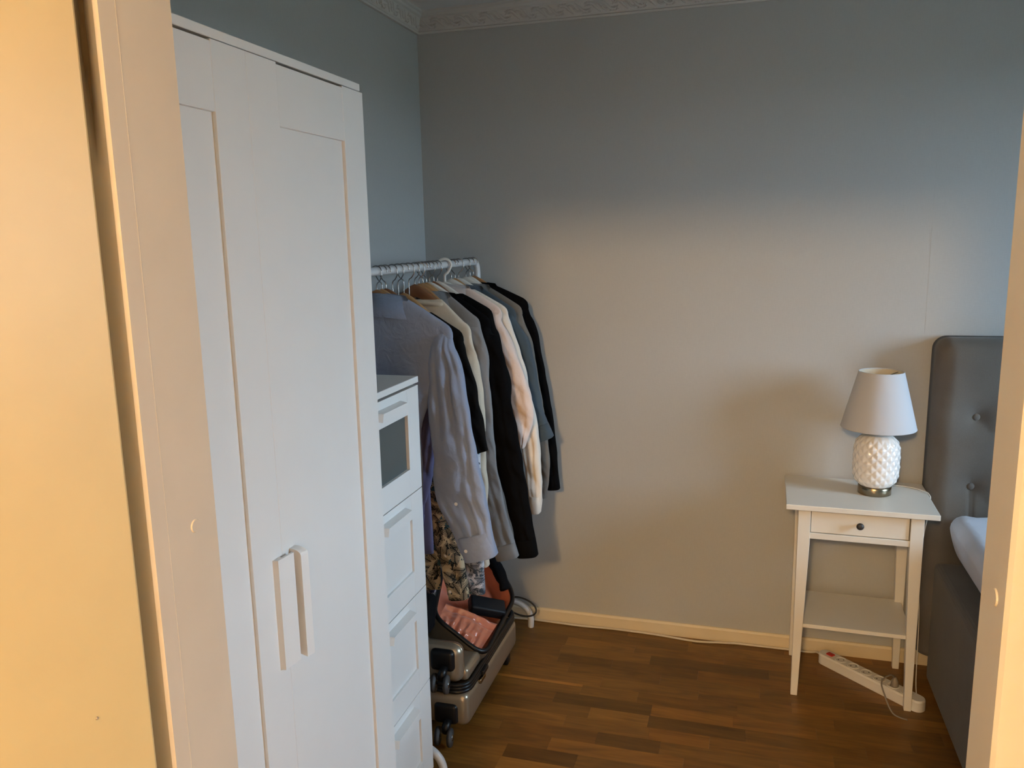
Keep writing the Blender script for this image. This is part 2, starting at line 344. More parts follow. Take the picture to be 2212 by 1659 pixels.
# door frame: rebated lining, cover caps, open leaf
df = bpy.data.objects.new('door_1', None); C.objects.link(df); df.location = (0, 0, 0); struct(df)
def frame_side(x, s, ystep):
    # section in xy: face towards the opening at x, rebate of 22 mm after ystep; s = -1 left, +1 right
    e = 0.003
    sec = [(x, YF), (x, ystep+e), (x+s*e, ystep), (x+s*0.034, ystep), (x+s*0.034, ystep-0.05), (x+s*0.045, ystep-0.05), (x+s*0.045, YF)]
    bm = bmesh.new(); prism(bm, [(a, b, 0.0) for a, b in sec], (0, 0, ZH)); return obj('frame_jamb', bm, 'frame', df)
jl = frame_side(XJL, -1, -2.452); jr = frame_side(XJR, 1, -2.416)
nbox('frame_head', 'frame', df, (XJL-0.045, XJR+0.045, -2.44, YF, ZH, ZH+0.045))
def cap(x, s, y, z, par):
    bm = bmesh.new(); bmesh.ops.create_cone(bm, cap_ends=True, segments=20, radius1=0.0075, radius2=0.0066, depth=0.0014)
    bmesh.ops.rotate(bm, verts=bm.verts, matrix=Matrix.Rotation(math.radians(90*s), 3, 'Y')); bmesh.ops.translate(bm, verts=bm.verts, vec=(x+s*0.0006, y, z))
    obj('cover_cap', bm, 'frame', par)
cap(XJL, 1, -2.3855, 1.291, jl); cap(XJR, -1, -2.3895, 1.2965, jr)
# thin painted seam down the left jamb and a dark brown patch high in its rebate
nbox('paint_seam', 'frame', jl, (XJL-0.0005, XJL+0.00018, -2.4273, -2.4264, 0.0, ZH))
bm = bmesh.new(); box(bm, XJL-0.0225, XJL-0.006, -2.4535, -2.4515, 1.66, 1.90); so = obj('dark_patch', bm, 'darkpatch', jl)
# feather the brown patch with transparency from a gradient
sm = MT['darkpatch']; n = sm.node_tree; b = n.nodes['Principled BSDF']
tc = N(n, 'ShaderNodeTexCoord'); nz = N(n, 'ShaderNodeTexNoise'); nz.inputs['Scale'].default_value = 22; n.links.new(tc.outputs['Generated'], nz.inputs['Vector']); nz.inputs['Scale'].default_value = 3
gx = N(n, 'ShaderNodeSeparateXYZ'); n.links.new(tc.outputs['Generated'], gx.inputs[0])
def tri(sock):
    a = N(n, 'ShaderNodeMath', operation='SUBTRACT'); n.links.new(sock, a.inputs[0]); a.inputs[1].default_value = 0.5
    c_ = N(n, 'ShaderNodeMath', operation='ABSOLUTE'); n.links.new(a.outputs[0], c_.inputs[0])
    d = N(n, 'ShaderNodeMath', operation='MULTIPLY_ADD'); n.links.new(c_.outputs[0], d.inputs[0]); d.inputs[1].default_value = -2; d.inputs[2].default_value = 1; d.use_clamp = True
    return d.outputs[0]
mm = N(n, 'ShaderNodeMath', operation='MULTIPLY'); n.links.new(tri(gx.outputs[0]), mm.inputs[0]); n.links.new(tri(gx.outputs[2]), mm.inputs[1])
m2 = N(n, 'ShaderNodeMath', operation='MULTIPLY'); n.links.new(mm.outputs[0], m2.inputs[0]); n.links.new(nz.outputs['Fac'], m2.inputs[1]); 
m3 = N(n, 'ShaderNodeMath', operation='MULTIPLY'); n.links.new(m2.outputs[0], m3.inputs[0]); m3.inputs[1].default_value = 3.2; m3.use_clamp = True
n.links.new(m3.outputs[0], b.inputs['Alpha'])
lf = nbox('door_leaf', 'leaf', df, (-0.040, 0.0, -0.785, 0.0, 0.012, ZH-0.004), bev=0.003)      # swung a little past square
lf.location = (XJL+0.0015, -2.4765, 0); lf.rotation_euler = (0, 0, math.radians(-8.5))
bm = bmesh.new(); bmesh.ops.create_uvsphere(bm, u_segments=10, v_segments=6, radius=0.0016); bmesh.ops.translate(bm, verts=bm.verts, vec=(0.0, -0.060, 1.155)); obj('dirt_speck', bm, 'darkpatch', lf).data.materials[0] = MT['greycord']

# baseboard and cornices
bb = bmesh.new(); prism(bb, [(0.0, 0, 0), (0.0, -0.011, 0), (0.0, -0.011, 0.047), (0.0, -0.006, 0.055), (0.0, 0, 0.055)], (XR, 0, 0)); struct(obj('baseboard_back', bb, 'base'))
ZC0 = 2.374; PR = 0.042
prof = [(0, ZC0), (0.010, ZC0), (0.012, ZC0+0.006), (0.008, ZC0+0.010), (0.012, ZC0+0.014), (0.026, ZC0+0.054), (0.034, ZC0+0.058), (0.036, ZC0+0.066), (PR, ZC0+0.070), (PR, CE), (0, CE)]
bm = bmesh.new()
def mitred(bm, prof, axis, L):
    a, b = [], []
    for d, z in prof:
        if axis == 'x': a.append(bm.verts.new((d, -d, z))); b.append(bm.verts.new((L, -d, z)))
        else: a.append(bm.verts.new((d, -d, z))); b.append(bm.verts.new((d, -L, z)))
    n = len(prof)
    for i in range(n): bm.faces.new((a[i], a[(i+1) % n], b[(i+1) % n], b[i]))
    bm.faces.new(a); bm.faces.new(b)
mitred(bm, prof, 'x', XR); cb = struct(obj('trim_1', bm, 'cornice')); bm = bmesh.new(); mitred(bm, prof, 'y', 2.35); cl_ = struct(obj('trim_2', bm, 'cornice'))
# acanthus scroll, one relief piece: lies in its own xz plane
sb = bmesh.new(); pts = []
for k in range(22):
    t = k/21; a = t*4.6; rr = 0.0125*(1-0.72*t); pts.append((0.006+rr*math.cos(a), 0, rr*math.sin(a)))
tube(sb, pts, [0.0032*(1-0.3*k/21) for k in range(22)], 6)
pts = []
for k in range(16):
    t = k/15; pts.append((-0.028+0.045*t, 0, 0.016*math.sin(t*3.6+0.4)-0.004))
tube(sb, pts, [0.0012+0.0032*math.sin(math.pi*k/15) for k in range(16)], 6)
for q in range(3): tube(sb, [(-0.022+0.006*q, 0, 0.004), (-0.026+0.007*q, 0, 0.013), (-0.020+0.008*q, 0, 0.017)], [0.0025, 0.003, 0.001], 5)
scm = bpy.data.meshes.new('scroll_ornament'); bmesh.ops.recalc_face_normals(sb, faces=sb.faces); sb.to_mesh(sb and scm); sb.free(); scm.materials.append(MT['cornice'])
for p in scm.polygons: p.use_smooth = True
tilt = math.atan2(0.014, 0.040)
for par, n_, ax in ((cb, 34, 'x'), (cl_, 16, 'y')):
    for k in range(n_):
        o = bpy.data.objects.new('scroll_ornament', scm); C.objects.link(o); o.parent = par
        d = 0.050+0.050*k; f = 1 if k % 2 else -1
        if ax == 'x': o.location = (d, -0.0195, ZC0+0.034); o.rotation_euler = (tilt, 0, 0)
        else: o.location = (0.0195, -d, ZC0+0.034); o.rotation_euler = (tilt, 0, math.radians(90))
        o.scale = (f*1.30, 1.25, f*1.12)

# ------------------------------------------------------------------ wardrobe
XW, YW = 0.513, -1.5455
wd = thing('wardrobe', 'tall white two-door wardrobe with recessed door panels beside the doorway', 'wardrobe', (0.25, YW-0.39, 0))
def W(name, m, a, par=None, bev=0.001): 
    bm = bmesh.new(); box(bm, *a, bev=bev, seg=1); bmesh.ops.translate(bm, verts=bm.verts, vec=-Vector(wd.location)); return obj(name, bm, m, par or wd)
Y0 = YW-0.78
W('side_panel', 'white', (0.012, XW-0.018, YW-0.016, YW-0.001, 0.0, 1.884)); W('side_panel', 'white', (0.012, XW-0.018, Y0, Y0+0.016, 0.0, 1.884))
W('back_panel', 'white', (0.012, 0.018, Y0+.016, YW-.016, 0.06, 1.882)); W('bottom_panel', 'white', (0.018, XW-.022, Y0+.016, YW-.016, 0.06, 0.078)); W('plinth', 'white', (XW-.05, XW-.034, Y0+.016, YW-.016, 0.0, 0.06))
W('top_panel', 'white', (0.012, XW-0.002, Y0, YW, 1.8855, 1.90))
DZ0, DZ1 = 0.03, 1.8835
def wdoor(ya, yb, hy0, hy1, kind):
    st, rl, dp = 0.085, 0.102, 0.013
    d = W('door', 'white', (XW-0.018, XW-0.0065, ya+st, yb-st, DZ0+rl, DZ1-rl), bev=0)     # recessed panel
    for a in ((ya, ya+st, DZ0, DZ1), (yb-st, yb, DZ0, DZ1)): W('stile', 'white', (XW-0.018, XW, *a), d, bev=0.0006).matrix_parent_inverse = Matrix()
    for a in ((ya+st, yb-st, DZ0, DZ0+rl), (ya+st, yb-st, DZ1-rl, DZ1-(0.003))): W('rail', 'white', (XW-0.018, XW-0.0003, *a), d, bev=0.0006)
    return d
d1 = wdoor(Y0+0.0015, YW-0.3902, 0, 0, 1); d2 = wdoor(YW-0.3898, YW+0.006, 0, 0, 2)
L0 = -Vector(wd.location)
bm = bmesh.new()   # handle of the nearer door: slanted side, flat front, undercut towards the gap
prism(bm, [(XW, -1.966, 0.862), (XW+0.0095, -1.9635, 0.862), (XW+0.0145, -1.923, 0.862), (XW+0.0105, -1.923, 0.862), (XW+0.006, -1.948, 0.862), (XW, -1.948, 0.862)], (0, 0, 0.2))
bmesh.ops.translate(bm, verts=bm.verts, vec=L0); obj('handle', bm, 'white', d1)
bm = bmesh.new()   # handle of the farther door: deep rounded finger scoop towards the gap
pz = [(0.862+0.2*0, 0.0), (0.862, 0.020)]
prof2 = []
for k in range(9): a = math.pi/2*k/8; prof2.append((XW+0.022*math.sin(a), 1.064-0.012*(1-math.cos(a))))
poly = [(XW, -1.913, 0.868), (XW+0.022, -1.913, 0.862)]+[(x, -1.913, z) for x, z in prof2[::-1]]
prism(bm, poly, (0, 0.0165, 0))
for v in bm.verts:
    if v.co.y > -1.905 and v.co.x > XW+0.004: v.co.x += 0.0045
bmesh.ops.translate(bm, verts=bm.verts, vec=L0); obj('handle', bm, 'white', d2)

# ------------------------------------------------------------------ chest of drawers
XD, YD = 0.4393, -1.150
cw = thing('chest_of_drawers', 'narrow tall white chest of four drawers with a frosted glass top drawer', 'chest', (0.22, YD-0.195, 0))
L1 = -Vector(cw.location)
def D(name, m, a, par=None, bev=0.001):
    bm = bmesh.new(); box(bm, *a, bev=bev, seg=1) if bev else box(bm, *a); bmesh.ops.translate(bm, verts=bm.verts, vec=L1); return obj(name, bm, m, par or cw)
YA = YD-0.39
D('top_panel', 'white', (0.012, XD+0.0015, YA, YD, 1.2235, 1.24)); D('side_panel', 'white', (0.012, XD-0.02, YD-0.0165, YD-0.002, 0, 1.2235)); D('side_panel', 'white', (0.012, XD-0.02, YA+.002, YA+0.0165, 0, 1.2235))
D('back_panel', 'white', (0.012, 0.018, YA+.017, YD-.017, 0.05, 1.222)); D('plinth', 'white', (XD-.05, XD-.035, YA+.017, YD-.017, 0, 0.085))
for k in range(4):
    zt = 1.2165-0.2806*k; zb = zt-0.2782; ya, yb = YA+0.001, YD-0.0008
    st, rl = 0.072, 0.067; xf = XD
    if k == 0: dr = D('drawer', 'frost', (xf-0.016, xf-0.009, ya+st, yb-st, zb+rl, zt-rl), bev=0); dr['label'] = 'frosted grey glass pane of the top drawer'
    else: dr = D('drawer', 'white', (xf-0.018, xf-0.0065, ya+st, yb-st, zb+rl, zt-rl), bev=0)
    for a in ((ya, ya+st, zb, zt), (yb-st, yb, zb, zt)): D('stile', 'white', (xf-0.018, xf, *a), dr, 0.0006)
    for a in ((ya+st, yb-st, zb, zb+rl), (ya+st, yb-st, zt-rl, zt)): D('rail', 'white', (xf-0.018, xf-0.0002, *a), dr, 0.0006)
    yc = (ya+yb)/2; zc = zt-0.043
    bm = bmesh.new()     # pull: block with mitred ends
    yh = yc+0.006; ob, of_ = 0.084, 0.074; hz0, hz1 = zt-0.0435, zt-0.0205; nx_ = xf+0.022
    vs = [(xf-0.001, yh-ob, hz0+0.004), (xf-0.001, yh+ob, hz0+0.004), (nx_, yh+of_, hz0), (nx_, yh-of_, hz0), (nx_, yh-of_+0.006, hz1-0.003), (nx_, yh+of_-0.006, hz1-0.003), (xf-0.001, yh+ob-0.008, hz1), (xf-0.001, yh-ob+0.008, hz1)]
    V = [bm.verts.new(Vector(v)+L1) for v in vs]
    for f in ((0, 1, 2, 3), (3, 2, 5, 4), (4, 5, 6, 7), (7, 6, 1, 0), (0, 3, 4, 7), (1, 6, 5, 2)): bm.faces.new([V[q] for q in f])
    obj('handle', bm, 'white', dr)

# ------------------------------------------------------------------ clothes rack
RX, RZ, RY0, RY1 = 0.245, 1.505, -1.075, -0.075
rk = thing('clothes_rack', 'white tubular steel clothes rack packed with hanging shirts', 'clothes rack', (RX, -0.575, 0))
L2 = -Vector(rk.location); tr = 0.0125
ntube('rail', 'rack', rk, [Vector(p)+L2 for p in smooth_path([(RX, RY0, 1.42), (RX, RY0, 1.47), (RX, RY0+0.012, RZ-0.010), (RX, RY0+0.045, RZ), (RX, -0.8, RZ), (RX, -0.5, RZ), (RX, -0.3, RZ), (RX, RY1-0.045, RZ), (RX, RY1-0.012, RZ-0.010), (RX, RY1, 1.47), (RX, RY1, 1.42)])], tr, 14)
for y in (RY0, RY1):
    ntube('post', 'rack', rk, [Vector(p)+L2 for p in ((RX, y, 1.43), (RX, y, 0.8), (RX, y, 0.11))], tr*0.95, 14)
    ntube('foot', 'rack', rk, [Vector(p)+L2 for p in smooth_path([(RX+0.193, y, 0.0), (RX+0.193, y, 0.04), (RX+0.178, y, 0.075), (RX+0.142, y, 0.100), (RX+0.08, y, 0.108), (RX, y, 0.108), (RX-0.08, y, 0.108), (RX-0.142, y, 0.100), (RX-0.178, y, 0.075), (RX-0.193, y, 0.04), (RX-0.193, y, 0.0)], 5)], tr, 12)

# ------------------------------------------------------------------ hangers
def hook_pts(r=0.0172, s=1):
    p = [(0, 0, 1.404), (0, 0, 1.44), (0, 0, 1.468)]
    p += [(s*0.010, 0, 1.478), (s*0.0185, 0, 1.492)]
    for k in range(11):
        a = math.radians(-10+200*k/10); p.append((s*r*1.08*math.cos(a), 0, RZ+0.0015-0.002+r*math.sin(a)+0.0))
    return smooth_path(p, 3)
def hanger_body(plastic=False):
    bm = bmesh.new(); n = 25; rings = []
    for k in range(n):
        t = -1+2*k/(n-1); x = 0.188*t; a = abs(t)
        z = 1.436-0.014*a-0.118*a**1.4
        h = 0.023*(1-0.40*a) if not plastic else 0.010; th = 0.0058 if not plastic else 0.0055
        yy = -0.003*a*a
        rings.append([bm.verts.new((x, yy+th*c, z+h*s_)) for c, s_ in ((-1, -0.8), (-0.5, -1), (0.5, -1), (1, -0.8), (1, 0.5), (0.55, 0.8), (-0.55, 0.8), (-1, 0.5))])
    for A, B in zip(rings, rings[1:]):
        for j in range(8): bm.faces.new((A[j], A[(j+1) % 8], B[(j+1) % 8], B[j]))
    bm.faces.new(rings[0][::-1]); bm.faces.new(rings[-1]); return bm
bm = hanger_body(); wood_mesh = bpy.data.meshes.new('shoulder_bar'); bmesh.ops.recalc_face_normals(bm, faces=bm.faces); bm.to_mesh(wood_mesh); bm.free()
bm = hanger_body(True); plas_mesh = bpy.data.meshes.new('shoulder_bar_plastic'); bmesh.ops.recalc_face_normals(bm, faces=bm.faces); bm.to_mesh(plas_mesh); bm.free()
for me in (wood_mesh, plas_mesh):
    for p in me.polygons: p.use_smooth = True
bm = bmesh.new(); tube(bm, hook_pts(), 0.0018, 7); hook_mesh = bpy.data.meshes.new('hook'); bm.to_mesh(hook_mesh); bm.free()
bm = bmesh.new(); tube(bm, hook_pts(0.021), 0.0048, 8); phook_mesh = bpy.data.meshes.new('hook_plastic'); bm.to_mesh(phook_mesh); bm.free()
for me in (hook_mesh, phook_mesh):
    for p in me.polygons: p.use_smooth = True
wood_meshes = {}
def mesh_with(me, key):
    if (me.name, key) not in wood_meshes:
        c = me.copy(); c.materials.clear(); c.materials.append(MT[key]); wood_meshes[(me.name, key)] = c
    return wood_meshes[(me.name, key)]
def hanger(y, key, label, rz=0.0, flip=False, white_hook=False, dz=0.0, sx=1.0):
    e = thing('clothes_hanger', label, 'hanger', (RX, y, 0), rz*0.12, 'hangers on the rack rail')
    b = bpy.data.objects.new('shoulder_bar', mesh_with(plas_mesh if white_hook else wood_mesh, key)); C.objects.link(b); b.parent = e; b.location = (0, 0, dz); b.scale = (sx, 1, 1)
    h = bpy.data.objects.new('hook', mesh_with(phook_mesh if white_hook else hook_mesh, 'plastic' if white_hook else 'steel')); C.objects.link(h); h.parent = e
    if flip: h.scale = (-1, 1, 1)
    h.rotation_euler = (0, 0, rz*2.2)
    if not white_hook: h['label'] = 'steel wire hook'
    return e

# ------------------------------------------------------------------ garments
def ring_fold(x, z, seed, amp):
    return amp*noise.noise(Vector((x*9+seed, seed*1.7, z*4)))+0.6*amp*noise.noise(Vector((x*24+seed, seed, z*9)))
def torso(y, sw, zs, zn, hem, seed, thick=0.020, hemw=None, amp=0.009, xmin=0.008, nw=0.090):
    """hanging body: neck at zn, shoulder tips at zs, hem below"""
    bm = bmesh.new(); n = 44; hemw = hemw or sw-0.07; rings = []
    levels = []
    for k in range(8): t = k/7; levels.append((zn+(zs+0.016-zn)*t, nw+(sw-0.022-nw)*(t**0.95)))
    levels += [(zs+0.009, sw-0.012), (zs+0.001, sw-0.005), (zs-0.010, sw-0.001), (zs-0.022, sw), (zs-0.036, sw-0.003)]
    zz = zs-0.036
    for k in range(1, 23):
        t = k/22; q = min(1, t*1.7); levels.append((zz+(hem-zz)*t, (sw-0.004)+(hemw-(sw-0.004))*q*q*(3-2*q)))
    for z, hw in levels:
        d = max(0.0, min(1.0, (zn-z)/(zn-hem))); R = []
        tk = thick*(0.55+0.45*min(1, (zn-z)/0.10))
        for j in range(n):
            a = 2*math.pi*j/n; ca, sa = math.cos(a), math.sin(a)
            x = hw*(abs(ca)**0.8)*(1 if ca >= 0 else -1); yy = tk*(abs(sa)**0.7)*(1 if sa >= 0 else -1)
            yy += ring_fold(x, z, seed, amp*(0.25+d)) + 0.006*d*math.sin(x*46+seed*3)
            X = RX+x+0.004*noise.noise(Vector((z*7, seed, sa)))
            R.append(bm.verts.new((max(X, xmin), y+yy, z+0.003*math.sin(x*30+seed)*(d > 0.95))))
        rings.append(R)
    for A, B in zip(rings, rings[1:]):
        for j in range(n): bm.faces.new((A[j], A[(j+1) % n], B[(j+1) % n], B[j]))
    bm.faces.new(rings[0]); bm.faces.new(rings[-1][::-1])
    return bm
def sleeve_mesh(y, path, half, thick, seed, amp=0.005, sub=11, xmin=0.006, creases=((0.25, 0.0032, 0.14), (-0.35, 0.0028, 0.16))):
    """path: list of (x, z) centre points, half: list of half widths"""
    P = smooth_path([(p[0], 0, p[1]) for p in path], sub); Hs = smooth_path([(h, 0, 0) for h in half], sub)
    bm = bmesh.new(); n = 56; rings = []
    for i, p in enumerate(P):
        a = P[max(i-1, 0)]; b = P[min(i+1, len(P)-1)]; t = (b-a).normalized(); nr = Vector((-t.z, 0, t.x))
        t_ = i/(len(P)-1); h = Hs[i].x; R = []
        for j in range(n):
            an = 2*math.pi*j/n; ca, sa = math.cos(an), math.sin(an)
            u = h*(abs(ca)**0.85)*(1 if ca >= 0 else -1); e0 = min(1, t_/0.16); v = thick*((0.82 if sa >= 0 else 0.25)+(0.18 if sa >= 0 else 0.75)*e0*e0*(3-2*e0))*(abs(sa)**0.75)*(1 if sa >= 0 else -1)
            co = p + nr*u; wv = noise.noise(Vector((co.x*16+seed, an*0.8, co.z*11)))
            co = co + nr*(amp*wv)
            yy = y+v+amp*1.3*noise.noise(Vector((co.x*22, seed, co.z*13)))+0.5*amp*math.sin(co.z*60+u*40+seed)
            rg = noise.noise(Vector((co.x*30+co.z*22, seed*2, co.z*9-co.x*14))); yy += amp*0.7*(1-abs(rg)*2.2)*(1 if sa < 0 else -1)*-1
            if sa < 0:
                for u0, dp, wd_ in creases:
                    uc = u0+0.22*noise.noise(Vector((co.z*5, seed+u0*7, 0)))
                    yy += dp*math.exp(-((ca-uc)/wd_)**2)*min(1, 2.5*t_)*(0.6+0.4*math.sin(co.z*14+seed+u0*9))
            R.append(bm.verts.new((max(co.x, xmin), yy, co.z)))
        rings.append(R)
    for A, B in zip(rings, rings[1:]):
        for j in range(n): bm.faces.new((A[j], A[(j+1) % n], B[(j+1) % n], B[j]))
    bm.faces.new(rings[0]); bm.faces.new(rings[-1][::-1])
    return bm, P, Hs
def garment(name, label, cat, y, m, sw=0.226, zs=1.345, zn=1.415, hem=0.72, path=None, half=None, seed=1.0, thick=0.018, sthick=0.016, collar='shirt', cuff=0.055, cuffm=None, hemw=None, buttons=False, roll=False, amp=0.009, left=True, syo=0.0, samp=0.005, creases=((0.25, 0.0032, 0.14), (-0.35, 0.0028, 0.16))):
    e = thing(name, label, cat, (RX, y, 0), 0, 'garments on the clothes rack')
    L = -Vector(e.location)
    def add(nm, bm, mm, par=e):
        bmesh.ops.translate(bm, verts=bm.verts, vec=L); return obj(nm, bm, mm, par, smooth=True)
    add('body', torso(y, sw, zs, zn, hem, seed, thick, hemw, amp), m)
    sx = RX+sw-0.035
    path = [(RX+sw-0.027, zs-0.006), (RX+sw-0.031, zs-0.050)]+path; half = [0.022, 0.035]+half
    bm, P, Hs = sleeve_mesh(y+syo, path, half, sthick, seed, samp, creases=creases)
    sl = add('sleeve', bm, m)
    if cuff:
        d = (P[-1]-P[-4]).normalized(); nr = Vector((-d.z, 0, d.x)); h = Hs[-1].x
        bm = bmesh.new(); rings = []; n = 22
        q0 = P[-1]-d*cuff
        for s_, k in ((0, 0.90), (0.02, 1.05), (0.5, 1.06), (0.97, 1.05), (1.0, 0.98)):
            c0 = q0+d*(cuff+0.002)*s_
            R = []
            for j in range(n):
                an = 2*math.pi*j/n; ca, sa = math.cos(an), math.sin(an)
                co = c0+nr*h*k*(abs(ca)**0.7)*(1 if ca >= 0 else -1)
                R.append(bm.verts.new((max(co.x, 0.006), y+syo+sthick*1.18*k*(abs(sa)**0.6)*(1 if sa >= 0 else -1), co.z)))
            rings.append(R)
        for A, B in zip(rings, rings[1:]):
            for j in range(n): bm.faces.new((A[j], A[(j+1) % n], B[(j+1) % n], B[j]))
        bm.faces.new(rings[-1][::-1]); bm.faces.new(rings[0])
        cu = add('cuff', bm, cuffm or m, sl)
        if buttons:
            for qq, off in ((0.5, -0.55), (-1.4, -0.2)):
                c0 = q0+d*cuff*qq+nr*h*off
                bm = bmesh.new(); bmesh.ops.create_cone(bm, cap_ends=True, segments=14, radius1=0.0045, radius2=0.0052, depth=0.0016)
                bmesh.ops.rotate(bm, verts=bm.verts, matrix=Matrix.Rotation(math.radians(90), 3, 'X')); bmesh.ops.translate(bm, verts=bm.verts, vec=(c0.x, y+syo-sthick*1.26-0.001, c0.z))
                bt = add('button', bm, 'plastic', cu); bt.data.shade_flat()
    if left:   # the wall-side sleeve drops straight down along the body
        lx = RX-sw+0.045; zb = path[-1][1]
        bm, _, _ = sleeve_mesh(y+syo, [(lx+0.012, zs-0.012), (lx, zs-0.10), (lx-0.004, (zs+zb)/2), (lx+0.004, zb)], [0.030]+[max(0.03, 0.8*half[1])]+[0.8*half[-1]]*2, sthick*0.9, seed+5)
        add('sleeve', bm, m)
    if collar == 'shirt':
        bm = bmesh.new(); n = 30; A, B, D_ = [], [], []
        for j in range(n):
            a = 2*math.pi*j/n; ca, sa = math.cos(a), math.sin(a)
            A.append(bm.verts.new((RX+0.098*ca, y+0.013*sa, zn-0.014-0.014*abs(ca)))); B.append(bm.verts.new((RX+0.088*ca, y+0.014*sa, zn+0.018-0.010*abs(ca))))
            D_.append(bm.verts.new((RX+0.122*ca, y+0.024*sa, zn-0.026-0.014*abs(ca)-(0.022 if sa < -0.3 else 0))))
        for j in range(n):
            k = (j+1) % n; bm.faces.new((A[j], A[k], B[k], B[j])); bm.faces.new((B[j], B[k], D_[k], D_[j]))
        add('collar', bm, m)
    elif collar == 'rib':
        bm = bmesh.new(); n = 26
        tube(bm, [(RX+0.094*math.cos(2*math.pi*j/n), y+0.012*math.sin(2*math.pi*j/n), zn-0.008-0.008*abs(math.cos(2*math.pi*j/n))) for j in range(n)], 0.009, 8, closed=True)
        add('neck_rib', bm, m)
    return e

F = dict(
 blue=fabric('light blue oxford', (0.240, 0.285, 0.385), bump=0.4, amt=0.08), lilac=fabric('dusky violet cotton', (0.10, 0.10, 0.19)),
 palm1=palm_print('cream palm print', (0.42, 0.34, 0.22), (0.012, 0.014, 0.014), (0.025, 0.06, 0.075), 1.3),
 palm2=palm_print('white palm print', (0.55, 0.56, 0.60), (0.05, 0.065, 0.085), (0.07, 0.13, 0.17), 4.1),
 palm3=palm_print('navy palm print', (0.30, 0.27, 0.30), (0.010, 0.013, 0.03), (0.02, 0.05, 0.09), 7.7),
 black1=fabric('faded black jersey', (0.0065, 0.006, 0.0055), sheen=0.0, spec=0.08), cream=fabric('cream knit', (0.60, 0.53, 0.42), bump=0.3), grey=fabric('grey chambray', (0.22, 0.22, 0.225), bump=0.35),
 black2=fabric('black cotton', (0.0035, 0.0035, 0.004), sheen=0.0, spec=0.06), black3=fabric('soft black wool', (0.0045, 0.0045, 0.0045), sheen=0.0, spec=0.06), blush=fabric('pale blush cotton', (0.70, 0.58, 0.52), bump=0.4),
 offwhite=fabric('off white jersey', (0.72, 0.66, 0.58), bump=0.25), teal=fabric('slate blue denim', (0.055, 0.080, 0.105)), taupe=fabric('taupe grey flannel', (0.16, 0.15, 0.135)), black4=fabric('deep black shirting', (0.003, 0.003, 0.0035), sheen=0.0, spec=0.06))

garment('shirt', 'light blue oxford shirt at the near end of the rack, cuff hanging open', 'shirt', -0.965, F['blue'], seed=2.1, hem=0.84, hemw=0.12, sw=0.229, zs=1.342, zn=1.428,
        path=[(0.447, 1.24), (0.455, 1.10), (0.470, 0.975), (0.479, 0.87), (0.513, 0.76), (0.540, 0.672)], half=[0.048, 0.062, 0.066, 0.076, 0.062, 0.049], sthick=0.024, cuff=0.075, buttons=True, amp=0.012, thick=0.022, samp=0.0045, syo=-0.004, creases=((0.18, 0.024, 0.11), (0.60, 0.011, 0.10), (-0.45, 0.010, 0.12)))
garment('shirt', 'dusky violet shirt just behind the light blue one', 'shirt', -0.905, F['lilac'], seed=3.3, hem=0.64, hemw=0.115, sw=0.200, zs=1.330, zn=1.40, path=[(0.405, 1.2), (0.362, 1.0), (0.330, 0.85), (0.305, 0.72)], half=[0.045, 0.030, 0.028, 0.026], sthick=0.014, thick=0.015)
garment('shirt', 'cream palm-print shirt with a buttoned cuff above the open suitcase', 'shirt', -0.858, F['palm1'], seed=4.7, hem=0.50, hemw=0.115, sw=0.165, zs=1.29, zn=1.35, path=[(0.385, 1.2), (0.385, 1.0), (0.374, 0.82), (0.398, 0.64), (0.424, 0.482)], half=[0.05, 0.050, 0.048, 0.044, 0.032], cuff=0.062, buttons=True, sthick=0.016, thick=0.014)
garment('shirt', 'dark navy palm-print shirt showing as a strip beside the chest', 'shirt', -0.818, F['palm3'], seed=5.2, hem=0.66, hemw=0.08, sw=0.16, zs=1.29, zn=1.35, path=[(0.37, 1.2), (0.352, 0.95), (0.320, 0.75), (0.304, 0.475)], half=[0.045, 0.036, 0.030, 0.022], cuff=0.05, sthick=0.012, thick=0.012)
garment('sweatshirt', 'washed black garment with short hanging sleeve behind the light blue shirt', 'sweatshirt', -0.778, F['black1'], seed=6.1, hem=0.80, zn=1.372, zs=1.308, sw=0.190, path=[(0.404, 1.19), (0.438, 1.05), (0.476, 0.935)], half=[0.054, 0.049, 0.031], collar='rib', cuff=0.0, sthick=0.014, thick=0.014)
garment('shirt', 'white and blue-grey palm-print shirt with its sleeve end over the black pouch', 'shirt', -0.738, F['palm2'], seed=7.4, hem=0.62, sw=0.155, zs=1.285, zn=1.345, path=[(0.378, 1.2), (0.418, 0.95), (0.430, 0.70), (0.436, 0.448)], half=[0.045, 0.042, 0.037, 0.031], cuff=0.05, sthick=0.013, thick=0.013)
garment('sweater', 'cream knitted sweater with rounded neckline between two black garments', 'sweater', -0.690, F['cream'], seed=8.8, zn=1.405, zs=1.318, sw=0.186, hem=0.74, path=[(0.405, 1.2), (0.422, 1.03), (0.428, 0.85), (0.438, 0.68), (0.454, 0.525)], half=[0.047, 0.045, 0.041, 0.033, 0.014], collar='rib', cuff=0.05, thick=0.018)
garment('shirt', 'mid grey chambray shirt with frayed cuff beside the black shirt', 'shirt', -0.625, F['grey'], seed=9.5, hem=0.72, sw=0.195, zs=1.335, path=[(0.415, 1.2), (0.428, 1.0), (0.440, 0.86), (0.466, 0.70), (0.514, 0.530)], half=[0.047, 0.043, 0.042, 0.044, 0.038], cuff=0.05)
